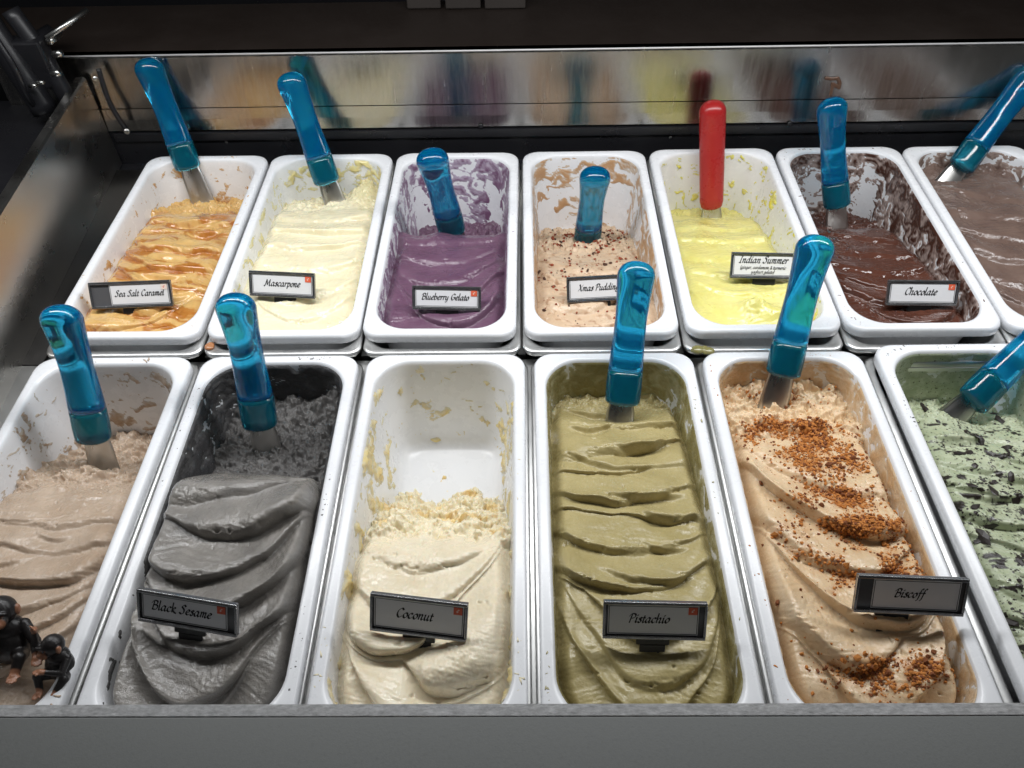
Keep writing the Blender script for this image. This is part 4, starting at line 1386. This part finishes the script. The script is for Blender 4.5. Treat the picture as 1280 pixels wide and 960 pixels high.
def name_tag(key, tl, tr, bl, zc, lines, label, card=(-1, 1), sticker='red', stem=0.0, gap=0.02):
    """tl,tr,bl: photo corners of the front plate; zc: height of its lower edge's middle"""
    z0 = zc+ROWZ[key[0]]
    BLp = onz(bl[0], bl[1], z0)
    # lower right corner on the same height
    br = (bl[0]+tr[0]-tl[0], bl[1]+tr[1]-tl[1])
    BRp = onz(br[0], br[1], z0)
    wdt = np.linalg.norm(BRp-BLp)
    xa = (BRp-BLp)/wdt
    # the plate leans back from vertical; find its height from the top edge's rays
    lean = math.radians(32)
    back = np.cross(np.array([0, 0, 1.0]), xa)
    ya = np.array([0, 0, math.cos(lean)])+back*math.sin(lean)
    za = np.cross(xa, ya)
    mid = (BLp+BRp)/2
    d = ray((tl[0]+tr[0])/2, (tl[1]+tr[1])/2)
    t = ((mid-CAM)@za)/(d@za)
    topm = CAM+d*t
    hgt = (topm-mid)@ya
    e = empty('name_tag')
    e.matrix_world = Matrix(((xa[0], ya[0], za[0], mid[0]), (xa[1], ya[1], za[1], mid[1]), (xa[2], ya[2], za[2], mid[2]), (0, 0, 0, 1)))
    W2 = wdt/2
    fr = 0.0022
    box('back_plate', -W2, W2, 0, hgt, -0.0030, -0.0008, M['holder'], e, 0.0003)
    bm = bmesh.new()
    box_bm(bm, -W2, W2, -0.0004, fr, -0.0006, 0.0020, 0.0004)
    box_bm(bm, -W2, W2, hgt-fr, hgt+0.0004, -0.0007, 0.0018, 0.0004)
    box_bm(bm, -W2-0.0003, -W2+fr*0.8, fr+0.00005, hgt-fr-0.00005, -0.0006, 0.0016, 0.0003)
    box_bm(bm, W2-fr*0.8, W2+0.0003, fr+0.00005, hgt-fr-0.00005, -0.0006, 0.0016, 0.0003)
    obj('frame', bm_mesh('frame', bm), M['tagframe'], e)
    c0, c1 = card[0]*(W2-fr-0.0008), card[1]*(W2-fr-0.0008)
    cy0, cy1 = fr+0.0008, hgt-fr-0.0008
    cd_ = box('card', c0, c1, cy0, cy1, -0.0007, 0.0001, M['card'], e)
    bm = bmesh.new()
    lw = 0.0005
    zl = 0.00018
    for (a, b, c, d_) in ((c0+.0006, c1-.0006, cy0+.0006, cy0+.0006+lw), (c0+.0006, c1-.0006, cy1-.0006-lw, cy1-.0006), (c0+.0006, c0+.0006+lw, cy0+.0012, cy1-.0012), (c1-.0006-lw, c1-.0006, cy0+.0012, cy1-.0012)):
        vs = [bm.verts.new(p) for p in ((a, c, zl), (b, c, zl), (b, d_, zl), (a, d_, zl))]
        bm.faces.new(vs)
    obj('printed_border', bm_mesh('printed_border', bm), M['ink'], cd_)
    vv, ff = [], []
    cw = c1-c0
    for (txt, rel, yc, shift) in lines:
        v_, f_ = write(txt, 1.0, (0, 0), 0)
        a_ = np.array(v_)
        full = a_[:, 0].max()-a_[:, 0].min()
        xh = cw*rel/full
        v_, f_ = write(txt, xh, ((c0+c1)/2+shift*cw, cy0+(cy1-cy0)*yc), 0.00022)
        off = len(vv)
        vv += v_
        ff += [tuple(off+i for i in f) for f in f_]
    obj('lettering', mesh('lettering', vv, ff, False), M['ink'], cd_)
    if sticker:
        s = min(0.0068, (cy1-cy0)*0.36)
        st = box('price_sticker', c1-s-0.0012, c1-0.0012, cy1-s-0.0004, cy1-0.0010, 0.0002, 0.0005, M['sticker'] if sticker == 'red' else M['stickerwhite'], e)
        v_, f_ = write('n', 1.0, (0, 0), 0)
        v_, f_ = write('e', s*0.32, (c1-s/2-0.0012, cy1-s/2-0.0005), 0.00056)
        obj('price_mark', mesh('price_mark', v_, f_, False), M['stickerwhite'] if sticker == 'red' else M['sticker'], st)
    bm = bmesh.new()
    box_bm(bm, stem*W2-0.013, stem*W2+0.013, -0.0075, -0.0006, -0.0050, -0.0018, 0.0008)
    box_bm(bm, stem*W2-0.010, stem*W2+0.010, -0.045, -0.0078, -0.0044, -0.0026, 0.0005)
    obj('stem', bm_mesh('stem', bm), M['stem'], e)
    tag(e, label, 'name tag', 'flavour name tags standing in the gelato')
    print('TAG', key, 'w', round(wdt*1000), 'h', round(hgt*1000))


name_tag(('b', 0), (107, 354), (208, 350), (116, 386), -0.009, [('Sea Salt Caramel', .86, .5, 0.0)], 'flavour tag lettered Sea Salt Caramel with dark left end', card=(-0.55, 1), sticker='pale')
name_tag(('b', 1), (311, 338), (392, 342), (313, 369), -0.009, [('Mascarpone', .62, .5, 0)], 'flavour tag lettered Mascarpone on the ivory gelato', stem=0.05)
name_tag(('b', 2), (512, 357), (597, 359), (516, 386), -0.011, [('Blueberry Gelato', .76, .5, -0.02)], 'flavour tag lettered Blueberry Gelato on the purple gelato')
name_tag(('b', 3), (707, 347), (797, 342), (709, 378), -0.016, [('Xmas Pudding', .62, .5, -0.065)], 'flavour tag lettered Xmas Pudding among red crumbs', stem=-0.1)
name_tag(('b', 4), (912, 315), (1000, 317), (912, 347), -0.022, [('Indian Summer', .76, .72, -0.04), ('(ginger, cardamom & turmeric', .70, .38, -0.04), ('yoghurt gelato)', .36, .16, -0.04)], 'flavour tag lettered Indian Summer with two small lines below')
name_tag(('b', 5), (1110, 350), (1198, 351), (1107, 381), -0.016, [('Chocolate', .50, .5, -0.02)], 'flavour tag lettered Chocolate on the dark chocolate gelato')
name_tag(('f', 1), (178, 736), (301, 757), (174, 774), 0.013, [('Black Sesame', .72, .5, -0.03)], 'flavour tag lettered Black Sesame tilted on the grey gelato', card=(-0.99, 0.86))
name_tag(('f', 2), (469, 741), (589, 756), (463, 786), 0.003, [('Coconut', .42, .5, -0.04)], 'flavour tag lettered Coconut on the cream white gelato', stem=0.0)
name_tag(('f', 3), (753, 751), (881, 754), (753, 796), 0.003, [('Pistachio', .46, .5, -0.04)], 'flavour tag lettered Pistachio on the olive green gelato', card=(-0.98, 0.92))
name_tag(('f', 4), (1072, 718), (1209, 724), (1066, 763), 0.012, [('Biscoff', .38, .5, -0.06)], 'flavour tag above the biscuit crumbs, overhanging the pan edge', card=(-0.74, 0.96), sticker=None, stem=-0.25)


# ------------------------------------------------------------------ toy chimps on the pinkish beige gelato
def blob_mesh(name, balls, voxel):
    """balls: (centre, radii) ellipsoids fused into one surface"""
    bm = bmesh.new()
    for c, rr in balls:
        r_ = bmesh.ops.create_icosphere(bm, subdivisions=3, radius=1)
        for v in r_['verts']:
            v.co = Vector((c[0]+v.co.x*rr[0], c[1]+v.co.y*rr[1], c[2]+v.co.z*rr[2]))
    me = bm_mesh(name, bm)
    o = bpy.data.objects.new('tmp', me)
    COL.objects.link(o)
    md_ = o.modifiers.new('r', 'REMESH')
    md_.mode = 'VOXEL'
    md_.voxel_size = voxel
    ms = o.modifiers.new('s', 'SMOOTH')
    ms.factor, ms.iterations = 0.5, 3
    bpy.context.view_layer.update()
    ev = o.evaluated_get(bpy.context.evaluated_depsgraph_get())
    out = bpy.data.meshes.new_from_object(ev)
    out.name = name
    bpy.data.objects.remove(o, do_unlink=True)
    out.polygons.foreach_set('use_smooth', [True]*len(out.polygons))
    return out


def limb(a, b, r0, r1, n=7):
    a, b = np.array(a, float), np.array(b, float)
    return [(a+(b-a)*k/(n-1), (r0+(r1-r0)*k/(n-1),)*3) for k in range(n)]


def mt_chimp():
    mt, nt, b = newmat('chimp_plastic')
    at = node(nt, 'ShaderNodeAttribute', attribute_name='Col')
    nt.links.new(at.outputs['Color'], b.inputs['Base Color'])
    b.inputs['Roughness'].default_value = 0.36
    tc = node(nt, 'ShaderNodeTexCoord')
    mp = node(nt, 'ShaderNodeMapping')
    mp.inputs['Scale'].default_value = (1, 1, 0.3)
    nt.links.new(tc.outputs['Object'], mp.inputs['Vector'])
    n = node(nt, 'ShaderNodeTexNoise', i_Scale=900.0, i_Detail=3.0)
    nt.links.new(mp.outputs['Vector'], n.inputs['Vector'])
    bp = node(nt, 'ShaderNodeBump', i_Strength=0.4, i_Distance=0.0008)
    nt.links.new(n.outputs['Fac'], bp.inputs['Height'])
    nt.links.new(bp.outputs[0], b.inputs['Normal'])
    return mt


def paint(me, skin):
    co = np.zeros(len(me.vertices)*3)
    me.vertices.foreach_get('co', co)
    co = co.reshape(-1, 3)
    c = np.tile(np.append(lin(30, 27, 27), 1), (len(co), 1))
    for ce, rr, cl in skin:
        dd = np.linalg.norm((co-np.array(ce))/np.array(rr), axis=1)
        k = (1-smooth(0.85, 1.1, dd))[:, None]
        c[:, :3] = c[:, :3]*(1-k)+cl*k
    ca = me.color_attributes.new('Col', 'FLOAT_COLOR', 'POINT')
    ca.data.foreach_set('color', c.astype(np.float32).ravel())


M['chimp'] = mt_chimp()
SK, SK2 = lin(150, 104, 78), lin(120, 82, 64)


def chimp_parts(s, face):
    """seated chimp, base at origin, facing -y; face: yaw of the head"""
    cf, sf = math.cos(face), math.sin(face)

    def h(x, y, z):          # head space to body space
        return (s*(x*cf-y*sf), s*(x*sf+y*cf-0.10), s*(z+1.02))
    balls = [((0, 0, s*0.38), (s*0.36, s*0.31, s*0.42)), ((0, -0.02*s, s*0.70), (s*0.32, s*0.25, s*0.26)),
             (h(0, 0.02, 0.08), (s*0.27, s*0.27, s*0.26)), (h(0, -0.20, -0.06), (s*0.18, s*0.13, s*0.14)), (h(0, -0.22, 0.11), (s*0.21, s*0.07, s*0.045)),
             (h(0, -0.30, -0.08), (s*0.12, s*0.06, s*0.075)), (h(0.27, 0.02, 0.06), (s*0.055, s*0.07, s*0.11)), (h(-0.27, 0.02, 0.06), (s*0.055, s*0.07, s*0.11)),
             (h(0, -0.265, 0.03), (s*0.05, s*0.04, s*0.04))]
    skin = [(h(0, -0.29, -0.06), (s*0.17, s*0.13, s*0.13), SK), (h(0.075, -0.24, 0.065), (s*0.06, s*0.07, s*0.035), SK2), (h(-0.075, -0.24, 0.065), (s*0.06, s*0.07, s*0.035), SK2),
            (h(0.30, 0.02, 0.06), (s*0.07, s*0.09, s*0.12), SK), (h(-0.30, 0.02, 0.06), (s*0.07, s*0.09, s*0.12), SK)]
    eyes = [h(0.075, -0.262, 0.07), h(-0.075, -0.262, 0.07)]
    return balls, skin, eyes


def hand(balls, skin, p, dirv, s, foot=False):
    p = np.array(p, float)
    dirv = np.array(dirv, float)/np.linalg.norm(dirv)
    sd_ = np.cross(dirv, (0, 0, 1.0))
    sd_ /= max(np.linalg.norm(sd_), 1e-6)
    balls.append((p, (s*0.085, s*0.085, s*0.07)))
    for k in range(4):
        q = p+sd_*(k-1.5)*s*0.048
        ln_ = s*(0.15, 0.18, 0.17, 0.13)[k]
        balls.extend(limb(q+dirv*s*0.05, q+dirv*ln_+np.array([0, 0, -s*0.03]), s*0.026, s*0.022, 5))
    balls.extend(limb(p-sd_*s*0.06, p-sd_*s*0.13+dirv*s*0.06, s*0.028, s*0.024, 4))
    skin.append((p+dirv*s*0.08, (s*0.19, s*0.19, s*0.17), SK))


def finish_chimp(balls, skin, eyes, s, parent, loc, rz, name):
    me = blob_mesh(name, balls, s*0.018)
    paint(me, skin)
    me.materials.append(M['chimp'])
    o = obj(name, me, None, parent)
    o.location = loc
    o.rotation_euler = rz
    for e_ in eyes:
        bm = bmesh.new()
        bmesh.ops.create_icosphere(bm, subdivisions=2, radius=s*0.026)
        eo = obj('eye', bm_mesh('eye', bm, True), M['ink'], o)
        eo.location = e_
    return o


def toy_chimps():
    zs = -0.010+ROWZ['f']
    base = onz(22, 846, zs-0.002)
    root = empty('toy_chimps', tuple(base))
    tag(root, 'small plastic toy of an adult chimp with its baby on the pinkish gelato', 'toy')
    s = 0.042
    B, S_, E_ = chimp_parts(s, 0.15)
    # arms: right arm hangs, left arm reaches to the baby; legs forward
    B += limb((0.30*s, 0, 0.74*s), (0.52*s, -0.12*s, 0.44*s), 0.12*s, 0.10*s)+limb((0.52*s, -0.12*s, 0.44*s), (0.62*s, -0.34*s, 0.26*s), 0.10*s, 0.075*s)
    hand(B, S_, (0.64*s, -0.38*s, 0.24*s), (0.4, -1, -0.2), s)
    B += limb((-0.30*s, 0, 0.74*s), (-0.52*s, -0.10*s, 0.42*s), 0.12*s, 0.10*s)+limb((-0.52*s, -0.10*s, 0.42*s), (-0.40*s, -0.40*s, 0.25*s), 0.10*s, 0.075*s)
    hand(B, S_, (-0.38*s, -0.44*s, 0.22*s), (0.2, -1, -0.3), s)
    for q in (1, -1):
        B += limb((q*0.18*s, -0.1*s, 0.20*s), (q*0.36*s, -0.42*s, 0.30*s), 0.16*s, 0.12*s)+limb((q*0.36*s, -0.42*s, 0.30*s), (q*0.30*s, -0.55*s, 0.06*s), 0.11*s, 0.085*s)
        hand(B, S_, (q*0.30*s, -0.60*s, 0.04*s), (q*0.2, -1, 0.0), s)
    finish_chimp(B, S_, E_, s, root, (-0.006, 0.012, 0.002), (math.radians(-34), 0, math.radians(4)), 'adult_chimp')
    s = 0.031
    B, S_, E_ = chimp_parts(s, -0.55)
    B += limb((-0.28*s, 0, 0.74*s), (-0.55*s, 0.02*s, 0.95*s), 0.11*s, 0.09*s)+limb((-0.55*s, 0.02*s, 0.95*s), (-0.52*s, 0.05*s, 1.32*s), 0.09*s, 0.07*s)
    hand(B, S_, (-0.52*s, 0.05*s, 1.38*s), (-0.2, -0.3, 1), s)
    B += limb((0.28*s, -0.05*s, 0.70*s), (0.30*s, -0.38*s, 0.50*s), 0.11*s, 0.09*s)+limb((0.30*s, -0.38*s, 0.50*s), (-0.05*s, -0.52*s, 0.62*s), 0.09*s, 0.07*s)
    hand(B, S_, (-0.10*s, -0.54*s, 0.64*s), (-1, -0.2, 0.2), s)
    for q in (1, -1):
        B += limb((q*0.18*s, -0.1*s, 0.20*s), (q*0.34*s, -0.40*s, 0.34*s), 0.16*s, 0.12*s)+limb((q*0.34*s, -0.40*s, 0.34*s), (q*0.20*s, -0.60*s, 0.08*s), 0.11*s, 0.085*s)
        hand(B, S_, (q*0.18*s, -0.66*s, 0.06*s), (-0.5, -1, 0.0), s)
    finish_chimp(B, S_, E_, s, root, (0.036, 0.000, 0.000), (math.radians(-24), 0, math.radians(-6)), 'baby_chimp')


toy_chimps()

# ------------------------------------------------------------------ lid hinge at the far left, things on the back counter, small spills
hg = empty('lid_hinge', tuple(onz(75, 150, 0.062)))
tag(hg, 'black metal lid hinge with bolts beyond the steel side wall', 'hinge')


def hk(o):
    bpy.context.view_layer.update()
    return keep(o, hg)


def hp(px, py, Y):
    return ony(px, py, Y)


a, b = hp(58, 140, -0.02), hp(-22, 18, 0.00)
for k, (off, rad_) in enumerate(((0.0, 0.016), (0.028, 0.011), (-0.024, 0.009))):
    o_ = np.array([off, 0.012*k, 0.0])
    hk(tube('arm', [a+o_, (a+b)/2+o_+np.array([0.004*k, 0, 0.004]), b+o_], rad_, M['black'], None, 14))
for (px, py) in ((68, 68), (66, 92), (37, 108), (46, 104)):
    p = hp(px, py, -0.035)
    hk(tube('bolt', [p, p+np.array([0.012, -0.006, 0.004])], 0.0042 if px > 50 else 0.0026, M['screw'], None, 6))
for (p0, p1, r_) in (((58, 48), (110, 12), 0.0035), ((62, 51), (74, 43), 0.0045), ((30, 60), (64, 40), 0.010)):
    hk(tube('rod', [hp(*p0, 0.0), hp(*p1, 0.04)], r_, M['screw'] if r_ < 0.01 else M['black'], None, 10))
hk(tube('hose', [hp(-4, 50, -0.04), hp(18, 85, -0.045), hp(33, 118, -0.04), hp(50, 140, -0.02)], 0.004, M['black'], None, 10))
hk(box('hinge_block', *sum(([c-w_, c+w_] for c, w_ in zip(hp(40, 78, 0.0), (0.026, 0.012, 0.030))), []), M['black'], None, 0.003))
for (px0, px1, dz, nm) in ((509, 551, 0.05, 'narrow'), (557, 601, 0.055, 'narrow'), (606, 657, 0.05, 'widest')):
    p0, p1 = onz(px0, 11, 0.1235), onz(px1, 11, 0.1235)
    tag(box('carton', p0[0], p1[0], p0[1], p0[1]+0.06, 0.1228, 0.1228+dz, M['cardboard'], None, 0.002), 'small dim carton standing on the dark shelf behind the backsplash', 'carton', 'cartons on the dark shelf')
bw = box('backdrop_wall', -2.5, 2.5, 0.60, 0.64, -0.4, 1.6, M['black'])
tag(bw, kind='structure')


def spill(name, p, nrm, size, seed, col, label, cat, lump=1.0):
    rs = np.random.RandomState(seed)
    balls = []
    for k in range(9):
        q = rs.randn(2)*np.array(size[:2])*0.5
        r_ = size[2]*(0.5+rs.rand())
        balls.append(((q[0], q[1], r_*0.2), (r_*1.2, r_, r_*0.6*lump)))
    me = blob_mesh(name, balls, size[2]*0.18)
    ca = me.color_attributes.new('Col', 'FLOAT_COLOR', 'POINT')
    c = np.ones((len(me.vertices), 4), np.float32)
    c[:, :3] = col
    c[:, 3] = 0.2
    ca.data.foreach_set('color', c.ravel())
    o = obj(name, me, G['b', 0]['mat'])
    o.location = p
    o.rotation_euler = Vector(nrm).to_track_quat('Z', 'Y').to_euler()
    tag(o, label, cat)
    return o


spill('gelato_spill', onz(878, 438, -0.0125), (0, 0, 1), (0.010, 0.004, 0.0042), 3, lin(140, 134, 84), 'olive green gelato blob spilled on the steel between the pans', 'spill')
spill('gelato_spill', onz(262, 434, -0.0125), (0, 0, 1), (0.002, 0.004, 0.0028), 4, lin(176, 122, 84), 'small copper brown gelato smear on the steel between the pans', 'spill')
# chocolate drip on the backsplash: drawn as a fused run of drops
pc = [(1033, 98), (1040, 99), (1047, 98), (1050, 104), (1049, 110), (1041, 105), (1040, 112), (1038, 120)]
ctr = ony(1041, 106, 0.0308)
balls = []
for i in range(len(pc)-1):
    p0, p1 = ony(*pc[i], 0.0308)-ctr, ony(*pc[i+1], 0.0308)-ctr
    for k in range(4):
        q = p0+(p1-p0)*k/4
        balls.append(((q[0], 0.0, q[2]), (0.0026, 0.0014, 0.0026)))
me = blob_mesh('chocolate_smear', balls, 0.0007)
ca = me.color_attributes.new('Col', 'FLOAT_COLOR', 'POINT')
c = np.ones((len(me.vertices), 4), np.float32)
c[:, :3] = lin(92, 66, 50)
ca.data.foreach_set('color', c.ravel())
sm_ = obj('chocolate_smear', me, G['b', 5]['mat'])
sm_.location = ctr+np.array([0, 0.0005, 0])
tag(sm_, 'brown chocolate smear stuck on the steel backsplash', 'smear')
